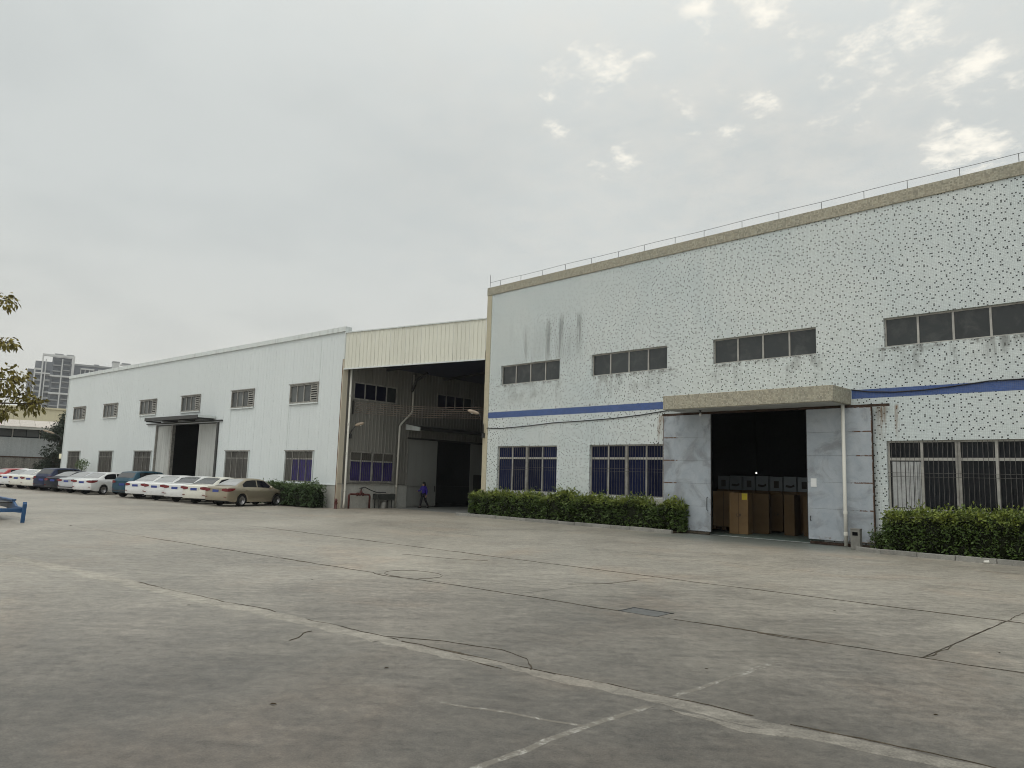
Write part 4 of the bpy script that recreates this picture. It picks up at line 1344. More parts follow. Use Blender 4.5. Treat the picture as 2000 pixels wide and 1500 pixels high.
wall_lamp('street-type lamp on the cream corner of the tiled workshop', (-28.42, D - 0.10, 4.05), [(-28.42, D - 0.10, 3.95), (-28.42, D - 0.12, 4.55), (-28.42, D - 0.22, 4.85), (-28.25, D - 0.62, 5.12)], (-0.55, -0.55, 0.22), hl_=0.62)
P = WO + wy * 0.62 + wx * 0.12
wall_lamp('street-type lamp on the grey side wall inside the passage', P + Vector((0, 0, 3.95)), [P + Vector((0, 0, 3.9)), P + Vector((0, 0, 4.2)) + wx * 0.05, P + wy * 0.12 + wx * 0.25 + Vector((0, 0, 4.55))], wy * 0.5 + wx * 0.7 + Vector((0, 0, 0.28)), hl_=0.55)
P = WO + wx * -41.75 + wy * 0.05
wall_lamp('street-type lamp on the far left end of the white warehouse', P + Vector((0, 0, 3.9)), [P + Vector((0, 0, 3.8)), P + Vector((0, 0, 4.25)) - wx * 0.05, P - wx * 0.4 - wy * 0.75 + Vector((0, 0, 4.72))], -wx * 0.4 - wy * 0.8 + Vector((0, 0, 0.25)), hl_=1.0)

# ------------------------------------------------------------------ fire pipes by the corner
fp = thing('fire_pipe', 'dark red fire pipe arch with a valve at the foot of the grey side wall', 'pipe', WO + wx * 0.32, WA)
MB().tube([(0, 0.62, 0.0), (0, 0.62, 0.70), (0.0, 0.66, 0.76), (0, 0.72, 0.78), (0, 1.92, 0.76), (0, 2.00, 0.74), (0, 2.04, 0.66), (0, 2.04, 0.0)], 0.055, 10).build('pipe', 'hydrant_red', fp, smooth=True)
for yy, rr in ((1.18, 0.095), (1.56, 0.095), (0.62, 0.0), (1.36, 0.085)):
    if rr:
        MB().lathe([(0.055, -0.035), (rr, -0.03), (rr, 0.03), (0.055, 0.035)], 12, (0, yy, 0.775), 'y').build('flange', 'hydrant_red', fp)
MB().lathe([(0.09, 0.80), (0.085, 0.92), (0.04, 0.97), (0.03, 1.08)], 10, (0, 1.42, 0)).build('valve', 'hydrant_red', fp, smooth=True)
MB().lathe([(0.0, 1.08), (0.10, 1.085), (0.10, 1.105), (0.0, 1.11)], 12, (0, 1.42, 0)).build('hand_wheel', 'dark_metal', fp)
hs = MB().tube([WO + wx * 0.34 + wy * 1.40 + Vector((0, 0, 1.12)), WO + wx * 0.36 + wy * 1.65 + Vector((0, 0, 1.17)), WO + wx * 0.40 + wy * 2.05 + Vector((0, 0, 1.00)), WO + wx * 0.42 + wy * 2.40 + Vector((0, 0, 0.90)), WO + wx * 0.42 + wy * 3.1 + Vector((0, 0, 0.88))], 0.025, 6).build('hose', 'cable_black', None, smooth=True)
tag(hs, 'black hose running from the red valve to the dark tank', 'hose')
hy = thing('fire_hydrant', 'small red fire hydrant at the foot of the warehouse corner', 'hydrant', WO + wx * 0.20 - wy * 0.14, WA)
MB().lathe([(0.10, 0.0), (0.10, 0.04), (0.065, 0.05), (0.065, 0.38), (0.085, 0.40), (0.085, 0.45), (0.05, 0.52), (0.0, 0.55)], 12).build('body', 'hydrant_red', hy, smooth=True)
MB().lathe([(0.045, -0.12), (0.045, 0.12)], 10, (0, 0, 0.30), 'x').build('outlet', 'hydrant_red', hy)
tk = thing('steel_tank', 'low dark steel tank on legs against the side wall beside the red pipes', 'tank', WO + wx * 0.40 + wy * 3.0, WA)
MB().prism([(-0.62, 0.50), (0.62, 0.44), (0.66, 0.80), (-0.62, 0.80)], lambda p_, t: (t, p_[0], p_[1]), -0.22, 0.22).build('trough', 'tank_dark', tk, bevel=0.01)
MB().box(-0.20, 0.20, -0.5, 0.55, 0.802, 0.86).build('lid', 'frame_dull', tk)
for yy in (-0.5, 0.42):
    for xx in (-0.18, 0.18):
        MB().box(xx - 0.02, xx + 0.02, yy - 0.02, yy + 0.02, 0.0, 0.49).build('leg', 'dark_metal', tk)
bk = thing('round_drum', 'small pale drum standing under the dark steel tank', 'drum', WO + wx * 0.45 + wy * 2.95, WA)
MB().lathe([(0.16, 0.0), (0.17, 0.02), (0.15, 0.30), (0.09, 0.38), (0.04, 0.39), (0.04, 0.43), (0.0, 0.435)], 14).build('body', 'frame_dull', bk, smooth=True)

# ------------------------------------------------------------------ planting


def leaf_cloud(n, place_fn, size, rng, droop=0.2, ratio=0.45):
    """n pointed leaves, each two triangles folded along the midrib."""
    mb = MB()
    for _ in range(n):
        P, out = place_fn(rng)
        s_ = size * rng.uniform(0.65, 1.3)
        d = (out + Vector((rng.gauss(0, 0.6), rng.gauss(0, 0.6), rng.gauss(0, 0.5) - droop))).normalized()
        sd_ = d.cross(Vector((rng.gauss(0, 1), rng.gauss(0, 1), rng.gauss(0, 1) + 0.8))).normalized()
        nn_ = d.cross(sd_)
        b = P
        m_ = P + d * s_ * 0.5
        tip = P + d * s_ - Vector((0, 0, s_ * droop * 0.4))
        l = m_ + sd_ * s_ * ratio * 0.5 + nn_ * s_ * 0.07
        r = m_ - sd_ * s_ * ratio * 0.5 + nn_ * s_ * 0.07
        i = len(mb.v)
        mb.v += [tuple(b), tuple(r), tuple(tip), tuple(l)]
        mb.f += [(i, i + 1, i + 2), (i, i + 2, i + 3)]
    return mb


def hedge(label, loc, rz, L, dep, h, n, seed, mat, size=0.125):
    rng = random.Random(seed)
    t = thing('hedge', label, 'hedge', loc, rz)

    def surf(x, which):
        bx_ = 0.24 * fbm(x * 0.9, seed, which) + 0.11 * fbm(x * 3.2, seed, which + 3) + 0.11 * (abs(math.sin(x * 1.7 + which + seed)) - 0.6)
        return bx_
    # lumpy dark core of twigs
    rows = []
    NX = max(12, int(L / 0.22))
    for k in range(NX + 1):
        x = lerp(0.10, L - 0.10, k / NX)
        e = min(1.0, min(k, NX - k) / 2.0 + 0.35)
        hh = (h - 0.10 + surf(x, 1)) * (0.75 + 0.25 * e)
        yf = 0.14 - surf(x, 2) * 0.6 + (1 - e) * 0.2
        yb = dep - 0.12
        rows.append([(x, yf + 0.12, 0.02), (x, yf, 0.25), (x, yf + 0.01, hh * 0.8), (x, yf + 0.16, hh), (x, yb - 0.1, hh), (x, yb, hh * 0.8), (x, yb, 0.02)])
    MB().grid(rows).build('branches', 'hedge_core', t, smooth=True)

    def fn(r):
        k = r.random()
        x = r.uniform(0, L)
        cl = fbm(x * 2.3, r.random() * 0.2, seed) * 0.06
        if k < 0.50:
            z = h * (1 - r.random() ** 1.3 * 0.92)
            f3 = 0.20 * mnoise.noise(Vector((x * 2.6, z * 2.6, seed))) + 0.12 * mnoise.noise(Vector((x * 6, z * 6, seed)))
            return Vector((x, 0.10 - surf(x, 2) * 0.6 - f3 + r.uniform(-0.02, 0.10), max(0.06, z + surf(x, 1) * z / h))), Vector((0, -1, 0.25))
        if k < 0.86:
            y = r.uniform(0.05, dep - 0.05)
            f3 = 0.14 * mnoise.noise(Vector((x * 2.4, y * 2.4, seed + 5))) + 0.09 * mnoise.noise(Vector((x * 6, y * 6, seed)))
            sp_ = 0.24 * r.random() ** 7
            return Vector((x, y, h - 0.04 + surf(x, 1) + f3 + sp_ + r.uniform(-0.08, 0.02))), Vector((0, -0.15, 1))
        if r.random() < 0.5:
            return Vector((0.06 + r.uniform(-0.08, 0.08) + 0.06 * mnoise.noise(Vector((3, r.random() * 4, seed))), r.uniform(0.05, dep), r.uniform(0.05, h))), Vector((-1, -0.2, 0.3))
        return Vector((L - 0.06 + r.uniform(-0.08, 0.08), r.uniform(0.05, dep), r.uniform(0.05, h))), Vector((1, -0.2, 0.3))
    f = leaf_cloud(n, fn, size, rng).build('foliage', mat, t, fix=False)
    tag(f, kind='stuff')
    return t


hedge('clipped green hedge under the two blue windows left of the workshop door', (-28.35, 24.72, 0.05), 0.02, 12.1, 0.95, 1.06, 15000, 3.3, 'leaf_hedge')
hedge('clipped green hedge right of the workshop door under the curtained window', (-8.45, 23.98, 0.05), -0.02, 12.0, 1.65, 1.20, 19000, 6.1, 'leaf_hedge')
hedge('low bushy end of planting beside the litter bin', (-9.05, 24.35, 0.05), -0.02, 0.9, 0.7, 0.55, 1500, 2.2, 'leaf_hedge', 0.07)
hedge('dark green hedge at the foot of the white warehouse by the gold car', WO + wx * -5.9 - wy * 1.25 + Vector((0, 0, 0.0)), WA, 5.4, 1.0, 1.22, 6500, 8.4, 'leaf_hedge_dark', 0.11)
# kerbs round the planting
for (x0, y0, x1, y1) in ((-28.75, 24.22, -16.35, 24.52), (-9.35, 24.12, -8.5, 23.78), (-8.5, 23.78, 3.5, 23.55)):
    kb = thing('kerb', None, None, (x0, y0, 0), math.atan2(y1 - y0, x1 - x0))
    kb['kind'] = 'structure'
    L = math.dist((x0, y0), (x1, y1))
    n = max(1, int(L / 0.95))
    for k in range(n):
        a, b = L * k / n, L * (k + 1) / n
        o = MB().box(a + 0.006, b - 0.006, 0.0, 0.12, -0.03, 0.14).build('kerb_stone', 'kerb_concrete', kb, bevel=0.012)
        o.location = (0, random.uniform(-0.008, 0.008), random.uniform(-0.012, 0.008))
tag(MB().box(-28.6, -16.4, 24.66, 25.68, -0.02, 0.07).build('planting_soil', 'soil', None), kind='structure')
tag(MB().box(-8.45, 3.5, 23.90, 25.68, -0.02, 0.07).build('planting_soil', 'soil', None), kind='structure')
# fern-like sprout above the hedge
rng = random.Random(5)
fern = thing('fern_plant', 'young fern-like plant sticking up out of the hedge between the blue windows', 'plant', (-22.35, 25.2, 0.05))
for k in range(9):
    a = rng.uniform(0, 2 * PI)
    le = rng.uniform(0.75, 1.05)
    st = [Vector((0, 0, 0.8)) + Vector((math.cos(a) * le * 0.55 * t * t - 0.35 * t * t, math.sin(a) * le * 0.25 * t * t, le * (t * 1.15 - 0.35 * t * t))) for t in (0, 0.25, 0.5, 0.75, 1.0)]
    mb = MB()
    for j in range(1, 24):
        t = j / 24 * 4
        i0 = min(3, int(t))
        P = st[i0].lerp(st[i0 + 1], t - i0)
        d = (st[i0 + 1] - st[i0]).normalized()
        for sg in (-1, 1):
            sv = d.cross(Vector((math.sin(a), -math.cos(a), 0.3))).normalized() * sg
            ll = 0.16 * (1 - j / 26)
            mb.poly(P, P + d * 0.02 + sv * ll * 0.6, P + sv * ll + d * 0.05, P - d * 0.012 + sv * ll * 0.5)
    mb.build('frond', 'leaf_hedge', fern, fix=False)
MB().tube([(0, 0, 0), (0.02, 0, 0.4), (0, 0, 0.85)], 0.03, 6).build('stem', 'bark', fern)


def tree(label, loc, trunk_pts, trunk_r, clusters, mat, size, seed, limbs=True, ratio=0.42, droop=0.5):
    rng = random.Random(seed)
    t = thing('tree', label, 'tree', loc)
    MB().tube(trunk_pts, [lerp(trunk_r, trunk_r * 0.35, k / (len(trunk_pts) - 1)) for k in range(len(trunk_pts))], 8).build('trunk', 'bark', t, smooth=True)
    if limbs:
        for (c_, r_, n_) in clusters:
            c_ = Vector(c_)
            b0 = min((Vector(p_) for p_ in trunk_pts), key=lambda p_: (p_ - c_ + Vector((0, 0, 0.8))).length)
            mid = b0.lerp(c_, 0.55) + Vector((rng.uniform(-0.1, 0.1), rng.uniform(-0.1, 0.1), rng.uniform(0.05, 0.3)))
            MB().tube([b0, mid, c_], [trunk_r * 0.28, trunk_r * 0.16, 0.012], 6).build('limb', 'bark', t, smooth=True)
    if label.startswith('leafy tree at the left'):
        for (c_, r_, n_) in clusters[:6]:
            for k in range(5):
                e = Vector((rng.uniform(-1, 1) * r_[0], rng.uniform(-0.3, 1) * r_[1], rng.uniform(-1, 0.7) * r_[2])) * 0.85
                MB().tube([c_, Vector(c_) + e * 0.5 + Vector((0, 0, 0.03)), Vector(c_) + e], [0.011, 0.008, 0.004], 5).build('twig', 'bark', t, smooth=True)
    mb = MB()
    for (c_, r_, n_) in clusters:
        c_ = Vector(c_)
        rr = r_ if isinstance(r_, tuple) else (r_, r_, r_ * 0.8)

        def fn(q_):
            while True:
                v_ = Vector((q_.uniform(-1, 1), q_.uniform(-1, 1), q_.uniform(-1, 1)))
                if v_.length <= 1 and mnoise.noise(Vector((v_.x * 2.2 + c_.x, v_.y * 2.2 + c_.y, v_.z * 2.2 + c_.z))) > -0.18:
                    break
            return c_ + Vector((v_.x * rr[0], v_.y * rr[1], v_.z * rr[2])), v_ * 0.8
        part = leaf_cloud(n_, fn, size, rng, droop, ratio)
        i = len(mb.v)
        mb.v += part.v
        mb.f += [tuple(k + i for k in f_) for f_ in part.f]
    f = mb.build('crown', mat, t, fix=False)
    tag(f, kind='stuff')
    return t


# tree at the left edge; its crown reaches into the picture in three sprays
tree('leafy tree at the left edge with olive sprays hanging into view', (-20.6, 1.10, 0),
     [(0, 0, 0), (0.05, 0.0, 1.4), (0.1, 0.1, 3.0), (0.0, 0.25, 4.6), (-0.1, 0.3, 6.0)], 0.16,
     [((0.35, 2.20, 5.62), (0.30, 0.22, 0.20), 85), ((0.45, 2.28, 4.62), (0.32, 0.26, 0.17), 95), ((0.3, 2.45, 3.82), (0.45, 0.46, 0.34), 270), ((0.2, 2.60, 3.42), (0.32, 0.46, 0.26), 140),
      ((0.5, 2.35, 3.05), (0.22, 0.28, 0.13), 110), ((0.5, 2.92, 3.28), (0.2, 0.24, 0.22), 130),
      ((0.0, 0.9, 4.4), (0.8, 0.7, 0.7), 700), ((-0.4, 0.2, 5.6), 1.0, 900), ((0.3, -0.9, 4.6), 0.9, 800), ((-1.0, -0.3, 4.4), 0.9, 800), ((0, 0.1, 6.4), 0.8, 700)],
     'leaf_tree', 0.12, 21, droop=0.55, ratio=0.52)
# dark tree at the end of the white warehouse
cl = []
rng = random.Random(9)
for k in range(26):
    z = rng.uniform(1.6, 7.6)
    w_ = 2.0 * (1 - ((z - 4.2) / 4.6) ** 2) ** 0.5 if abs(z - 4.2) < 4.5 else 0.3
    a = rng.uniform(0, 2 * PI)
    rr = w_ * rng.uniform(0.3, 1.0)
    cl.append(((rr * math.cos(a), rr * math.sin(a), z), rng.uniform(0.6, 1.0), 420))
tree('dense dark evergreen tree behind the left end of the white warehouse', (-90.2, 20.9, 0), [(0, 0, 0), (0.1, 0, 2.0), (0, 0.1, 5.0), (0, 0, 7.2)], 0.22, cl, 'leaf_dark', 0.24, 4)
# small bush against the warehouse behind the cars
P = WO + wx * -34.6 - wy * 0.75
tree('small spindly shrub against the white warehouse behind the white sedan', tuple(P), [(0, 0, 0), (0.05, 0, 0.8), (0.1, 0, 1.5)], 0.05,
     [((-0.7, 0, 1.95), (0.5, 0.3, 0.22), 130), ((0.1, -0.1, 2.25), (0.5, 0.3, 0.20), 130), ((0.8, 0, 2.1), (0.5, 0.3, 0.30), 160), ((0.2, 0, 1.7), (0.7, 0.3, 0.25), 150)], 'leaf_hedge_dark', 0.13, 6)

# ------------------------------------------------------------------ cars


class Shape:
    pass


def car_shape(kind):
    s_ = Shape()
    if kind == 'sedan':
        s_.L, s_.hw, s_.wb0, s_.wb1, s_.R = 4.55, 0.865, 0.98, 3.60, 0.315
        s_.belt = [(0, 0.955), (0.12, 1.0), (0.6, 1.01), (1.2, 0.985), (2.9, 0.935), (3.4, 0.925), (4.1, 0.80), (4.42, 0.68), (4.55, 0.55)]
        s_.roof = [(0, 0.965), (0.10, 1.030), (0.5, 1.055), (0.62, 1.09), (1.0, 1.27), (1.42, 1.43), (1.8, 1.475), (2.3, 1.475), (2.7, 1.42), (3.1, 1.22), (3.52, 0.965), (4.1, 0.83), (4.42, 0.70), (4.55, 0.56)]
        s_.rear_glass, s_.front_glass = (0.60, 1.36), (2.82, 3.46)
        s_.sidew = [(1.08, 2.06), (2.13, 3.25)]
        s_.lamp_z, s_.lamp_x, s_.plate_z, s_.rw = (0.775, 0.935), 0.40, 0.80, 0.58
    elif kind == 'suv':
        s_.L, s_.hw, s_.wb0, s_.wb1, s_.R = 4.35, 0.885, 0.88, 3.50, 0.345
        s_.belt = [(0, 1.02), (0.15, 1.06), (1.0, 1.05), (2.9, 0.99), (3.3, 0.985), (3.95, 0.90), (4.25, 0.78), (4.35, 0.62)]
        s_.roof = [(0, 1.05), (0.12, 1.20), (0.42, 1.53), (0.55, 1.60), (1.0, 1.645), (2.0, 1.655), (2.5, 1.61), (2.9, 1.40), (3.35, 1.03), (3.95, 0.93), (4.25, 0.80), (4.35, 0.63)]
        s_.rear_glass, s_.front_glass = (0.13, 0.42), (2.60, 3.28)
        s_.sidew = [(0.62, 1.90), (1.98, 3.05)]
        s_.lamp_z, s_.lamp_x, s_.plate_z, s_.rw = (0.88, 1.04), 0.50, 0.80, 0.62
    else:   # hatchback
        s_.L, s_.hw, s_.wb0, s_.wb1, s_.R = 4.15, 0.85, 0.80, 3.32, 0.305
        s_.belt = [(0, 0.96), (0.15, 1.0), (1.0, 0.98), (2.8, 0.93), (3.1, 0.925), (3.8, 0.82), (4.05, 0.70), (4.15, 0.56)]
        s_.roof = [(0, 0.98), (0.14, 1.10), (0.55, 1.36), (0.85, 1.45), (1.5, 1.49), (2.1, 1.485), (2.5, 1.41), (2.85, 1.22), (3.2, 0.965), (3.8, 0.85), (4.05, 0.72), (4.15, 0.57)]
        s_.rear_glass, s_.front_glass = (0.20, 0.62), (2.55, 3.14)
        s_.sidew = [(0.75, 1.85), (1.93, 2.95)]
        s_.lamp_z, s_.lamp_x, s_.plate_z, s_.rw = (0.78, 0.98), 0.50, 0.72, 0.57
    return s_


def car_ring(s_, y):
    zb = 0.23
    L = s_.L
    if y < 0.35:
        zb = lerp(0.31, 0.23, y / 0.35)
    if y > L - 0.4:
        zb = lerp(0.23, 0.28, (y - L + 0.4) / 0.4)
    Ra = s_.R + 0.05
    for yw in (s_.wb0, s_.wb1):
        d = abs(y - yw)
        if d < Ra:
            zb = max(zb, s_.R + math.sqrt(Ra * Ra - d * d))
    hw = s_.hw * interp([(0, 0.90), (0.10, 0.955), (0.35, 0.99), (0.7, 1.0), (L - 0.9, 1.0), (L - 0.4, 0.95), (L - 0.12, 0.86), (L, 0.72)], y)
    zk, zr = interp(s_.belt, y), interp(s_.roof, y)
    gcl = max(0.0, min(1.0, (zr - zk - 0.03) / 0.38))
    wr = lerp(hw * 0.84, s_.rw, gcl)
    z2 = max(0.60, zb + 0.03)
    z3 = max(z2 + 0.02, min(0.80, zk - 0.09))
    return [(hw - 0.05, zb), (hw - 0.012, max(zb + 0.012, min(0.36, zk - 0.2))), (hw, z2 if z2 < zk - 0.1 else zk - 0.10), (hw - 0.004, min(z3, zk - 0.06)), (hw - 0.035, zk - 0.025), (hw - 0.085, zk + 0.004),
            (lerp(hw - 0.12, wr + 0.035, min(1, gcl * 1.0)) if gcl > 0 else hw - 0.12, lerp(zk + 0.012, zr - 0.065, gcl)), (wr - 0.02, zr - 0.018), (wr * 0.55, zr), (0.0, zr + 0.012)]


CARS = {}


def car_meshes(kind):
    if kind in CARS:
        return CARS[kind]
    s_ = car_shape(kind)
    L = s_.L
    ys = sorted({round(v, 3) for v in [k * 0.125 for k in range(int(L / 0.125) + 1)] + [L, 0.03, 0.06] + [yw + (s_.R + 0.05) * q_ for yw in (s_.wb0, s_.wb1) for q_ in (-1.01, -0.97, -0.87, -0.7, -0.5, -0.25, 0, 0.25, 0.5, 0.7, 0.87, 0.97, 1.01)] + list(s_.rear_glass) + list(s_.front_glass) if 0 <= v <= L})
    cy = L / 2
    rows = []
    for y in ys:
        r = car_ring(s_, y)
        rows.append([(-a, y - cy, b) for a, b in r] + [(a, y - cy, b) for a, b in reversed(r[:-1])])
    body = MB()
    body.grid(rows)

    bul = lambda z: interp([(0.2, 0.05), (0.45, 0.11), (0.62, 0.10), (0.70, 0.055), (1.1, 0.02), (1.7, 0.0)], z)

    def cap(y, sgn):
        r = car_ring(s_, y)
        rr = []
        for a, b in r:
            a_ = max(a, 0.001)
            rr.append([(a_ * u, y - cy + sgn * bul(b) * (1 - u * u), b) for u in (-1, -0.85, -0.6, -0.3, 0, 0.3, 0.6, 0.85, 1)])
        body.grid(rr)
    cap(0.0, -1)
    cap(L, 1)
    body_pts = (body.v, body.f)

    def patch(y0, y1, j0, j1, t0, t1, off, both=True, n=8):
        out = []
        for sg in ((-1, 1) if both else (1,)):
            mb = MB()
            rws = []
            for k in range(n + 1):
                y = lerp(y0, y1, k / n)
                r = car_ring(s_, y)
                A, B = r[j0], r[j1]
                row = []
                for t in (t0, 0.5 * (t0 + t1), t1):
                    row.append((sg * (lerp(A[0], B[0], t) + off[0]), y - cy, lerp(A[1], B[1], t) + off[1]))
                rws.append(row)
            mb.grid(rws)
            out.append(mb)
        return out
    parts = {}
    parts['side_window'] = [m_ for (a, b) in s_.sidew for m_ in patch(a, b, 5, 6, 0.10, 0.92, (0.006, 0.004))]

    def screen(y0, y1, inset):
        mb = MB()
        rws = []
        n = 6
        for k in range(n + 1):
            y = lerp(y0, y1, k / n)
            r = car_ring(s_, y)
            w8 = r[7][0] * inset
            z7, z8, z9 = r[7][1], r[8][1], r[9][1]
            rws.append([(-w8, y - cy, z7 + 0.013), (-r[8][0], y - cy, z8 + 0.010), (0, y - cy, z9 + 0.008), (r[8][0], y - cy, z8 + 0.010), (w8, y - cy, z7 + 0.013)])
        return mb.grid(rws)
    parts['rear_window'] = [screen(*s_.rear_glass, 0.97)]
    parts['windscreen'] = [screen(*s_.front_glass, 0.97)]
    # tail lamps wrap from the tail on to the flank
    lamps = []
    hw0 = car_ring(s_, 0.0)[2][0]
    for sg in (-1, 1):
        mb = MB()
        za, zb_ = s_.lamp_z
        cols = []
        for u in (s_.lamp_x / hw0, 0.62, 0.8, 0.93, 1.0):
            sh_ = 0.5 + 0.5 * min(1.0, max(0.0, (u - s_.lamp_x / hw0) / 0.25))
            zl, zh = lerp((za + zb_) / 2, za, sh_), lerp((za + zb_) / 2 + 0.02, zb_, sh_)
            cols.append([(sg * hw0 * u, -cy - bul(z) * (1 - u * u) - 0.016, z) for z in (zl, (zl + zh) / 2, zh)])
        for yy, sh_ in ((0.06, 1.0), (0.2, 0.85), (0.34, 0.5), (0.46, 0.06)):
            hwy = car_ring(s_, yy)
            zl, zh = lerp(zb_ - 0.03, za, sh_), zb_ + 0.01
            cols.append([(sg * (interp([(hwy[2][1], hwy[2][0]), (hwy[3][1], hwy[3][0]), (hwy[4][1], hwy[4][0]), (hwy[5][1], hwy[5][0])], z) + 0.012), yy - cy, z) for z in (zl, (zl + zh) / 2, zh)])
        mb.grid(cols)
        lamps.append(mb)
    parts['tail_lamp'] = lamps
    pz = s_.plate_z
    yb = -cy - bul(pz) - 0.006
    parts['number_plate'] = [MB().box(-0.21, 0.21, yb - 0.02, yb + 0.03, pz - 0.065, pz + 0.065)]
    parts['plate_recess'] = [MB().box(-0.30, 0.30, yb - 0.012, yb + 0.03, pz - 0.085, pz + 0.085)]
    lowb = []
    mb = MB()
    rr = []
    for z, o in ((0.36, -0.03), (0.385, 0.010), (0.425, 0.010), (0.44, -0.01)):
        rr.append([(0.68 * u, -cy - bul(z) * (1 - (u * 0.78) ** 2) - o, z) for u in (-1, -0.8, -0.5, 0, 0.5, 0.8, 1)])
    mb.grid(rr)
    parts['lower_bumper'] = [mb]
    parts['reflector'] = [MB().box(sg * 0.66 - 0.07, sg * 0.66 + 0.07, -cy - bul(0.5) * 0.42 - 0.02, -cy + 0.02, 0.48, 0.51) for sg in (-1, 1)]
    parts['mirror'] = [MB().lathe([(0.0, -0.10), (0.06, -0.08), (0.075, 0.0), (0.05, 0.08), (0.0, 0.095)], 8, (sg * (s_.hw + 0.07), s_.sidew[-1][1] - 0.28 - cy, 1.0), 'x') for sg in (-1, 1)]
    parts['door_handle'] = [MB().box(sg * (s_.hw + 0.012) - 0.012, sg * (s_.hw + 0.012) + 0.012, yy - cy, yy + 0.16 - cy, 0.845, 0.868) for sg in (-1, 1) for yy in (s_.sidew[0][0] + 0.12, s_.sidew[1][0] + 0.10)]
    parts['underbody'] = [MB().box(-s_.hw + 0.16, s_.hw - 0.16, -cy + 0.55, cy - 0.35, 0.22, 0.50)]
    parts['headlamp'] = [MB().prism([(L - 0.42, 0.70), (L - 0.10, 0.62), (L - 0.08, 0.54), (L - 0.42, 0.58)], lambda p_, t: (sg * t, p_[0] - cy, p_[1]), s_.hw * 0.70, s_.hw * 0.93) for sg in (-1, 1)]
    # wheel
    R = s_.R
    tyre = MB().lathe([(R * 0.66, -0.10), (R * 0.90, -0.105), (R, -0.08), (R, 0.08), (R * 0.90, 0.105), (R * 0.66, 0.10), (R * 0.62, 0.02), (0.0, 0.0)], 22, (0, 0, 0), 'x')
    star = []
    for k in range(10):
        a0 = 2 * PI * k / 10
        rad = R * 0.66 if k % 2 == 0 else R * 0.20
        wdt = 0.16 if k % 2 == 0 else 0.10
        star += [(rad * math.cos(a0 - wdt), rad * math.sin(a0 - wdt)), (rad * math.cos(a0 + wdt), rad * math.sin(a0 + wdt))]
    rim = MB().prism(star, lambda p_, t: (t, p_[0], p_[1]), 0.05, 0.085)
    ringm = MB().lathe([(R * 0.69, 0.098), (R * 0.64, 0.102), (R * 0.60, 0.06), (R * 0.69, 0.06)], 22, (0, 0, 0), 'x')
    data = dict(shape=s_, body=body_pts, parts=parts, tyre=tyre, rim=rim, ring=ringm, mesh={})
    CARS[kind] = data
    return data


PART_MAT = dict(side_window='car_glass', rear_window='car_rear_glass', windscreen='car_glass', tail_lamp='tail_red', number_plate='plate_blue', plate_recess=None, lower_bumper='plastic_black',
                reflector='tail_red', mirror=None, door_handle=None, underbody='plastic_black', headlamp='lamp_clear')


def make_car(kind, mat, label, x, y, rz, plate='plate_blue', lamp='tail_red', low=True, rear='car_rear_glass'):
    d = car_meshes(kind)
    s_ = d['shape']
    t = thing('parked_car', label, 'car', (x, y, 0), rz, 'cars parked along the white warehouse')
    key = ('body', mat)
    if key not in d['mesh']:
        mb = MB()
        mb.v, mb.f = list(d['body'][0]), list(d['body'][1])
        me = mb.mesh('body', mat, True)
        d['mesh'][key] = me
    b = place('body', d['mesh'][key], t)
    for nm, lst in d['parts'].items():
        mm = PART_MAT[nm] or mat
        if nm == 'number_plate':
            mm = plate
        if nm == 'tail_lamp':
            mm = lamp
        if nm == 'rear_window':
            mm = rear
        if nm == 'lower_bumper' and not low:
            continue
        for i, mb in enumerate(lst):
            key = (nm, i, mm)
            if key not in d['mesh']:
                d['mesh'][key] = mb.mesh(nm, mm, nm in ('side_window', 'rear_window', 'windscreen', 'tail_lamp', 'mirror', 'lower_bumper'))
            place(nm, d['mesh'][key], t)
    for nm, mb, mm in (('wheel', d['tyre'], 'rubber'), ('rim', d['rim'], 'alloy'), ('rim_ring', d['ring'], 'alloy')):
        if nm not in d['mesh']:
            d['mesh'][nm] = mb.mesh(nm, mm, nm != 'rim')
    for sg in (-1, 1):
        for yw in (s_.wb0, s_.wb1):
            w_ = place('wheel', d['mesh']['wheel'], t, (sg * (s_.hw - 0.125), yw - s_.L / 2, s_.R), (0, 0, 0 if sg > 0 else PI))
            place('rim', d['mesh']['rim'], w_, rot=(random.uniform(0, 1.2), 0, 0))
            place('rim_ring', d['mesh']['rim_ring'], w_)
    return t


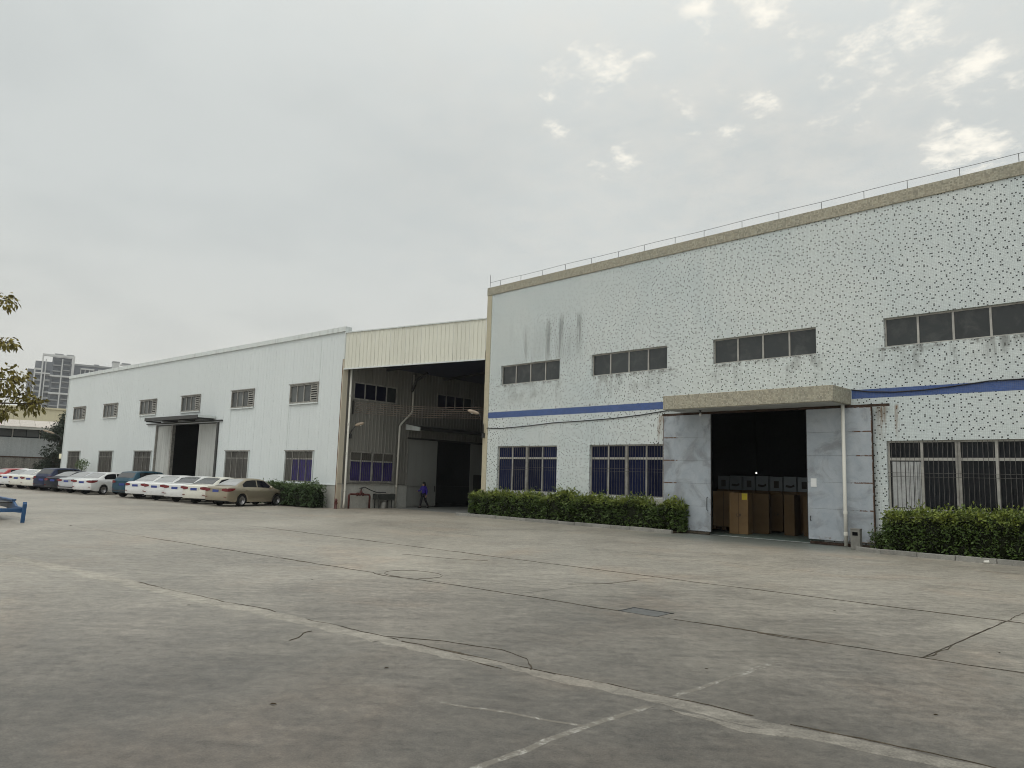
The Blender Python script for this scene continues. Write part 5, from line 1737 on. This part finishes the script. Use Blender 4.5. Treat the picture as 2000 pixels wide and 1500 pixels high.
HD = math.atan2(0.493, 0.863)
hv = Vector((-math.sin(HD), math.cos(HD), 0))
rv = Vector((math.cos(HD), math.sin(HD), 0))
ROW = [
    ('sedan', 'paint_gold', 'champagne gold sedan at the near end of the car row, fully visible', -39.85, 17.05, 0),
    ('sedan', 'paint_cream', 'white sedan immediately left of the gold sedan', -42.40, 16.75, 0),
    ('sedan', 'paint_white', 'white sedan second left of the gold sedan', -44.65, 16.55, 0),
    ('sedan', 'paint_white', 'white sedan third left of the gold sedan', -47.00, 16.25, 0),
    ('sedan', 'paint_white', 'white sedan parked right beside the teal hatch, partly hiding it', -49.35, 15.95, 0),
    ('suv', 'paint_teal', 'teal blue compact SUV with a steep tail among white sedans', -51.45, 15.75, 0),
    ('sedan', 'paint_white', 'white sedan left of the teal SUV with its flank in full view', -56.35, 14.85, 0),
    ('sedan', 'paint_silver', 'silver grey sedan between the black sedan and the white one', -58.70, 14.55, 0),
    ('sedan', 'paint_black', 'black sedan with pale rear screen right of the navy SUV', -61.10, 14.25, 0),
    ('suv', 'paint_navy', 'dark navy SUV, tallest car in the left half of the row', -63.35, 13.95, 0),
    ('sedan', 'paint_cream', 'cream white sedan directly left of the navy SUV', -65.45, 13.70, 0),
    ('sedan', 'paint_cream', 'cream sedan with beige bumper, second left of the navy SUV', -67.90, 13.40, 1),
    ('sedan', 'paint_white', 'white sedan beside the red hatchback, third left of the navy SUV', -70.20, 13.10, 0),
    ('hatch', 'paint_red', 'red hatchback at the far left end of the car row', -72.80, 12.75, 0),
    ('hatch', 'paint_white', 'white hatchback cut off at the left picture edge behind the red car', -77.6, 13.9, 0),
]
for (kind, mat, lab, x, y, beige) in ROW:
    s_ = car_shape(kind)
    rl = Vector((x, y, 0))                        # where the rear left tyre stands
    hd = math.radians(21.0 if mat == 'paint_gold' else 27.0) + random.uniform(-0.025, 0.025)
    hv = Vector((-math.sin(hd), math.cos(hd), 0))
    rv = Vector((math.cos(hd), math.sin(hd), 0))
    c_ = rl + rv * (s_.hw - 0.125) - hv * (s_.wb0 - s_.L / 2)
    make_car(kind, mat, lab, c_.x, c_.y, hd, low=(mat in ('paint_teal', 'paint_silver', 'paint_navy', 'paint_red')), rear='car_rear_dark' if (kind == 'suv' or 'immediately left' in lab or 'second left of the gold' in lab) else 'car_rear_glass')

# ------------------------------------------------------------------ blue steel stand at the left edge
bl = thing('steel_stand', 'low blue steel stand with an upturned end post at the left edge', 'stand', (-28.53, 5.75, 0))
prof = [(-4.2, 0.62), (-1.50, 0.62), (-1.02, 0.49), (-0.06, 0.49), (-0.06, 0.30), (-1.95, 0.27), (-2.45, 0.38), (-4.2, 0.38)]
for yy in (0.0, -1.5):
    MB().prism(prof, lambda p_, t: (p_[0], t, p_[1]), yy, yy + 0.07).build('side_beam', 'blue_steel', bl, bevel=0.006)
    MB().prism([(-0.045, 0.0), (0.030, 0.0), (0.125, 0.60), (0.095, 0.62), (0.07, 0.67), (0.045, 0.60)], lambda p_, t: (p_[0], t, p_[1]), yy - 0.02, yy + 0.09).build('leg', 'blue_steel', bl, bevel=0.006)
    MB().box(-4.1, -4.0, yy - 0.015, yy + 0.085, 0.0, 0.379).build('leg', 'blue_steel', bl)
MB().box(-4.2, -1.55, -1.428, -0.002, 0.56, 0.60).build('deck', 'dark_metal', bl)
MB().box(-4.2, -1.52, -0.03, 0.10, 0.645, 0.69).build('deck_edge', 'blue_steel', bl)
MB().box(-4.2, -1.52, 0.0, 0.072, 0.621, 0.644).build('edge_gap', 'dark_metal', bl)
MB().box(-0.15, -0.08, -1.428, -0.002, 0.34, 0.46).build('cross_beam', 'blue_steel', bl)

# ------------------------------------------------------------------ person walking into the passage


def skin_mesh(name, mat, verts, edges, radii, parent, lev=2, root=0):
    me = bpy.data.meshes.new(name)
    me.from_pydata(verts, edges, [])
    me.materials.append(MT[mat])
    o = bpy.data.objects.new(name, me)
    COL.objects.link(o)
    o.parent = parent
    sk = o.modifiers.new('skin', 'SKIN')
    sk.use_smooth_shade = True
    if not me.skin_vertices:
        me.skin_vertices.new() if hasattr(me.skin_vertices, 'new') else None
    for i, r_ in enumerate(radii):
        sv = me.skin_vertices[0].data[i]
        sv.radius = (r_, r_) if not isinstance(r_, tuple) else r_
        sv.use_root = (i == root)
    ss = o.modifiers.new('sub', 'SUBSURF')
    ss.levels = lev
    ss.render_levels = lev
    return o


def chain(*pts):
    return list(pts)


PP = WO + wy * 5.55 + wx * 0.95
pr = thing('person', 'person in a purple-blue jacket and black trousers walking left, one arm held forward', 'person', PP, WA)
# local frame: the person walks towards -y (left in the picture); x is the side to side axis
K = 1.52 / 1.62
S = lambda *p_: (p_[0] * K, p_[1] * K, p_[2] * K)
skel = dict(pel=S(0, 0, 0.86), wai=S(0, -0.01, 1.02), che=S(0, -0.03, 1.22), nek=S(0, -0.04, 1.38), hd0=S(0, -0.055, 1.46), hd1=S(0, -0.065, 1.55),
            sl=S(-0.16, -0.03, 1.33), el=S(-0.20, -0.16, 1.10), wl=S(-0.16, -0.38, 1.05), hl=S(-0.15, -0.47, 1.055),
            sr=S(0.16, -0.02, 1.33), er=S(0.20, 0.08, 1.07), wr=S(0.19, 0.03, 0.84), hr=S(0.185, 0.01, 0.76),
            pl=S(-0.085, 0, 0.84), kl=S(-0.09, -0.13, 0.48), al=S(-0.09, -0.20, 0.09), tl=S(-0.09, -0.36, 0.035),
            pr=S(0.085, 0, 0.84), kr=S(0.09, 0.08, 0.47), ar=S(0.09, 0.32, 0.16), tr=S(0.09, 0.23, 0.03))


def sub(name, mat, keys, eds, rad, lev=2):
    idx = {k_: i for i, k_ in enumerate(keys)}
    return skin_mesh(name, mat, [skel[k_] for k_ in keys], [(idx[a], idx[b]) for a, b in eds], [rad[k_] for k_ in keys], pr, lev)


allr = dict(pel=(0.125, 0.095), wai=(0.11, 0.085), che=(0.125, 0.09), nek=0.045, hd0=0.07, hd1=0.075, sl=0.05, el=0.038, wl=0.028, hl=0.03, sr=0.05, er=0.038, wr=0.028, hr=0.03,
            pl=0.075, kl=0.055, al=0.035, tl=0.03, pr=0.075, kr=0.055, ar=0.035, tr=0.03)
sub('body', 'skin', ['pel', 'wai', 'che', 'nek', 'hd0', 'hd1', 'sl', 'el', 'wl', 'hl', 'sr', 'er', 'wr', 'hr', 'pl', 'kl', 'al', 'tl', 'pr', 'kr', 'ar', 'tr'],
    [('pel', 'wai'), ('wai', 'che'), ('che', 'nek'), ('nek', 'hd0'), ('hd0', 'hd1'), ('che', 'sl'), ('sl', 'el'), ('el', 'wl'), ('wl', 'hl'), ('che', 'sr'), ('sr', 'er'), ('er', 'wr'), ('wr', 'hr'),
     ('pel', 'pl'), ('pl', 'kl'), ('kl', 'al'), ('al', 'tl'), ('pel', 'pr'), ('pr', 'kr'), ('kr', 'ar'), ('ar', 'tr')], {k_: (v_ if not isinstance(v_, tuple) else (v_[0] * 0.9, v_[1] * 0.9)) for k_, v_ in allr.items()})
jr = dict(pel=(0.155, 0.125), wai=(0.15, 0.12), che=(0.155, 0.12), nek=0.06, sl=0.07, el=0.055, wl=0.04, sr=0.07, er=0.055, wr=0.04)
sub('jacket', 'jacket_purple', ['pel', 'wai', 'che', 'nek', 'sl', 'el', 'wl', 'sr', 'er', 'wr'],
    [('pel', 'wai'), ('wai', 'che'), ('che', 'nek'), ('che', 'sl'), ('sl', 'el'), ('el', 'wl'), ('che', 'sr'), ('sr', 'er'), ('er', 'wr')], jr)
tr_ = dict(pel=(0.14, 0.11), pl=0.095, kl=0.07, al=0.055, pr=0.095, kr=0.07, ar=0.055)
sub('trousers', 'trouser_black', ['pel', 'pl', 'kl', 'al', 'pr', 'kr', 'ar'], [('pel', 'pl'), ('pl', 'kl'), ('kl', 'al'), ('pel', 'pr'), ('pr', 'kr'), ('kr', 'ar')], tr_)
for a, b in (('al', 'tl'), ('ar', 'tr')):
    A, B = Vector(skel[a]), Vector(skel[b])
    MB().tube([A + Vector((0, 0.05, -0.02)), A.lerp(B, 0.4) + Vector((0, 0, -0.01)), B], [0.045, 0.05, 0.035], 8).build('shoe', 'rubber', pr, smooth=True)
hx = Vector(skel['hd1'])
MB().lathe([(0.0, 0.10), (0.06, 0.085), (0.095, 0.03), (0.098, -0.04), (0.07, -0.09), (0.0, -0.10)], 12, tuple(hx + Vector((0, 0.035, 0.01)))).build('hair', 'hair_black', pr, smooth=True)
MB().tube([hx + Vector((0, 0.10, 0.02)), hx + Vector((0, 0.15, -0.06)), hx + Vector((0, 0.15, -0.22)), hx + Vector((0, 0.13, -0.30))], [0.025, 0.035, 0.03, 0.01], 8).build('ponytail', 'hair_black', pr, smooth=True)
# fingers
for hk, d in (('hl', Vector((0, -1, 0.1))), ('hr', Vector((0, -0.15, -1)))):
    H_ = Vector(skel[hk])
    for k in range(4):
        o_ = Vector(((k - 1.5) * 0.016, 0, 0))
        MB().tube([H_ + o_, H_ + o_ + d * 0.05, H_ + o_ + d * (0.085 - 0.01 * abs(k - 1.5)) + Vector((0, 0, -0.012))], [0.009, 0.008, 0.006], 6).build('finger', 'skin', pr, smooth=True)
    MB().tube([H_ - d * 0.01 + Vector((0.03, 0, 0)), H_ + d * 0.03 + Vector((0.045, 0, 0.0))], [0.010, 0.007], 6).build('thumb', 'skin', pr, smooth=True)

# ------------------------------------------------------------------ far buildings on the left
# old shed with a pale sheet roof and a stained boundary wall
old = thing('old_shed', 'old grey shed with a pale sheet roof at the far left', 'building', (-99.0, 16.5, 0), math.radians(80.5))
# local x runs along the shed (to the right in the picture), local y away from the camera
MB().box(-14, 7.0, 0.4, 0.7, 0.0, 4.80).build('wall', 'old_wall', old)
MB().box(-14, 7.0, 0.75, 0.8, 4.80, 5.95).build('clerestory', 'dark_interior', old)
for k in range(9):
    MB().box(-14 + k * 2.6, -13.86 + k * 2.6, 0.55, 0.74, 4.802, 5.95).build('post', 'frame_dull', old)
for k in range(8):
    for j in range(2):
        MB().box(-13.8 + k * 2.6 + j * 1.22, -12.66 + k * 2.6 + j * 1.22, 0.68, 0.72, 4.95, 5.75).build('window_pane', 'glass_grey', old)
for k in range(15):
    x0 = -14.2 + k * 1.5
    MB().prism([(-0.6, 5.95), (6.0, 7.0), (6.0, 7.06), (-0.6, 6.02)], lambda p_, t: (t, p_[0], p_[1] + (0.02 if k % 2 else 0.0)), x0, x0 + 1.47).build('roof_sheet', 'far_roof', old)
MB().box(-14.2, 8.3, -0.62, -0.55, 5.72, 5.94).build('gutter', 'plaster_grey', old)
MB().box(-14.2, 8.2, 5.5, 5.8, 0, 6.7).build('back_wall', 'old_wall', old)
bw = MB().box(-16, 8.5, -1.4, -1.15, 0.0, 2.55).build('boundary_wall', 'stained_wall', None)
bw.location, bw.rotation_euler = old.location, old.rotation_euler
tag(bw, 'blackened stained boundary wall in front of the old grey shed', 'wall')
co = MB().box(-16, 8.5, -1.45, -1.10, 2.55, 2.68).build('coping', 'rust_dark', bw)
yb_ = thing('yellow_building', 'plain pale yellow building behind the old grey shed', 'building', (-133.0, 22.0, 0), math.radians(79.5))
MB().box(-25, 11.0, 0, 14, 0, 10.3).build('wall', 'yellow_far', yb_)
MB().box(-25.2, 11.2, -0.2, 14.2, 10.3, 10.55).build('parapet', 'yellow_far', yb_)
ht = thing('gate_hut', 'small cream hut with a dark window at the left end of the white warehouse', 'hut', (-83.6, 18.7, 0), math.radians(77))
MB().box(0.9, 3.0, 0, 2.4, 0, 2.45).build('wall', 'white_trim', ht)
MB().prism([(-0.2, 2.45), (2.6, 2.9), (2.6, 3.0), (-0.2, 2.55)], lambda p_, t: (t, p_[0], p_[1]), 0.7, 3.1).build('roof', 'yellow_far', ht)
MB().box(1.55, 2.15, -0.02, 0.05, 0.9, 2.05).build('window', 'glass_room', ht)

# apartment tower
ta = math.radians(-77.5)
TP = Vector((math.sin(ta) * 410, math.cos(ta) * 410, 0))
tw = thing('apartment_tower', 'hazy grey apartment tower with white frames rising behind the warehouse', 'building', TP, math.radians(77.5))
MB().box(-9.3, 6.2, 1.6, 18, 0, 50.0).build('wall', 'tower_wall', tw)
MB().box(-12.0, -9.35, 3.5, 17, 0, 46.2).build('side_bay', 'tower_wall', tw)
FL = 2.75
nf = 18
for (x0, x1) in ((-9.2, -6.6), (-5.2, -2.9)):
    for k in range(nf):
        z = 46.0 - (k + 1) * FL
        if z < 5:
            continue
        MB().box(x0, x1, 0.1, 1.59, z, z + 0.95).build('balcony', 'tower_slab', tw)
        MB().box(x0 + 0.15, x1 - 0.15, 1.55, 1.598, z + 1.0, z + FL - 0.15).build('window', 'tower_glass', tw)
for k in range(nf):
    z = 51.0 - (k + 1) * FL
    if z < 5:
        continue
    for (x0, x1, dz) in ((-2.2, 1.2, 0.0), (1.9, 4.9, 0.6)):
        MB().box(x0, x1, 0.5, 1.59, z + dz, z + 0.55 + dz).build('balcony', 'tower_slab', tw)
        MB().box(x0 + 0.2, x1 - 0.2, 1.55, 1.598, z + 0.7 + dz, z + FL - 0.1).build('window', 'tower_glass', tw)
for x0, x1, z1 in ((-9.5, -8.9, 46.4), (-6.7, -6.1, 53.4), (-5.3, -4.9, 51.0), (1.25, 1.75, 51.6), (5.4, 6.5, 53.3)):
    MB().box(x0, x1, -0.4, 0.09, 0, z1).build('column', 'tower_white', tw)
MB().box(-6.69, 6.49, -0.41, 1.2, 52.5, 53.45).build('portal_beam', 'tower_white', tw)
MB().box(-9.5, -6.11, -0.405, 0.4, 45.6, 46.45).build('portal_beam', 'tower_white', tw)
MB().box(-9.4, -3.1, -0.405, 0.4, 43.9, 44.5).build('portal_beam', 'tower_white', tw)
for z in (43.0, 34.8, 26.6, 18.4):
    MB().box(-3.1, 6.48, -0.405, 0.45, z, z + 0.8).build('band', 'tower_white', tw)
MB().box(-2.6, 5.3, 1.7, 6, 50.0, 52.45).build('machine_room', 'tower_wall', tw)
MB().box(-1.9, 1.6, -0.2, 2, 53.5, 54.0).build('roof_vent', 'tower_slab', tw)
MB().box(3.0, 6.0, -0.2, 2, 53.5, 53.95).build('roof_vent', 'tower_slab', tw)
wg = thing('apartment_block', 'hazy lower apartment block right of the tower, just above the warehouse roof', 'building', TP + Vector((0, 0, 0)), math.radians(77.5))
MB().box(6.6, 27.5, 8.0, 22, 0, 50.6).build('wall', 'tower_wall', wg)
MB().box(6.6, 27.6, 7.6, 8.0, 50.0, 50.9).build('parapet', 'tower_slab', wg)
MB().box(22.8, 25.9, 6.8, 12, 44, 53.2).build('stair_tower', 'tower_white', wg)
MB().box(22.7, 26.0, 6.7, 12.1, 53.2, 53.8).build('stair_roof', 'tower_slab', wg)
MB().box(26.2, 36.0, 7.0, 8.0, 51.9, 52.6).build('portal_beam', 'tower_white', wg)
MB().box(26.0, 36.0, 9.0, 20, 0, 51.0).build('wall', 'tower_wall', wg)
MB().box(27.0, 31.0, 9.0, 12, 52.62, 53.6).build('roof_vent', 'tower_slab', wg)
MB().box(15.0, 17.2, 9.0, 11, 50.9, 51.6).build('roof_vent', 'tower_slab', wg)
for (x0, x1) in ((9.6, 14.9), (17.2, 22.3)):
    MB().box(x0 - 0.3, x1 + 0.3, 7.3, 7.9, 48.3, 49.0).build('portal_beam', 'tower_white', wg)
    for k in range(4):
        xm = lerp(x0 - 0.3, x1, k / 3)
        MB().box(xm, xm + 0.35, 7.4, 7.95, 20, 48.3).build('column', 'tower_white', wg)
    for k in range(3):
        for j in range(5):
            xm = lerp(x0 - 0.3, x1, k / 3) + 0.5
            z = 48.0 - (j + 1) * FL
            MB().box(xm, xm + 1.15, 7.9, 7.998, z, z + FL - 0.4).build('window', 'tower_glass', wg)

# ------------------------------------------------------------------ small litter on the concrete
lm = MB().prism([(-0.05, 0), (-0.02, 0.022), (0.03, 0.02), (0.055, 0.0), (0.03, -0.02), (-0.02, -0.018)], lambda p_, t: (p_[0], p_[1], t + abs(p_[1]) * 0.5), 0.0, 0.006).mesh('dry_leaf', 'leaf_litter')
rng = random.Random(31)
spots = [(-4.3, 7.1, 'just beyond the mortar joint near the painted line'), (-6.3, 4.5, 'left of the painted line, before the mortar joint'), (-2.2, 7.3, 'at lower right beyond the mortar joint'),
         (-2.5, 10.7, 'at far right beside the cross joint'), (-10.8, 4.3, 'on the darker concrete at far left'), (-5.9, 3.1, 'nearest the bottom of the picture'),
         (-12.2, 7.0, 'between the mortar joint and the round cover'), (-5.0, 12.0, 'beyond the inspection cover on the way to the door'), (-26.6, 6.7, 'beside the leg of the blue stand')]
for k, (x, y, where) in enumerate(spots):
    s_ = rng.uniform(0.35, 0.65) * (2.6 if x < -20 else 1.0)
    o = place('dry_leaf', lm, None, (x, y, 0.003), (0, 0, rng.uniform(0, 6.3)), (s_, s_, s_))
    tag(o, 'small dry leaf ' + where, 'leaf', 'dry leaves on the yard')

# ------------------------------------------------------------------ hazy air
hz_m = bpy.data.materials.new('haze')
hz_m.use_nodes = True
q = G(hz_m.node_tree)
pv = q.node('ShaderNodeVolumePrincipled')
pv.inputs['Color'].default_value = (0.93, 0.96, 1.0, 1)
pv.inputs['Density'].default_value = 0.00023
pv.inputs['Anisotropy'].default_value = 0.2
q.nt.links.new(pv.outputs[0], q.node('ShaderNodeOutputMaterial').inputs['Volume'])
MT['haze'] = hz_m
hz = MB().box(-580, 180, -280, 320, -1.1, 62).build('haze', 'haze', None)
tag(hz, kind='stuff')
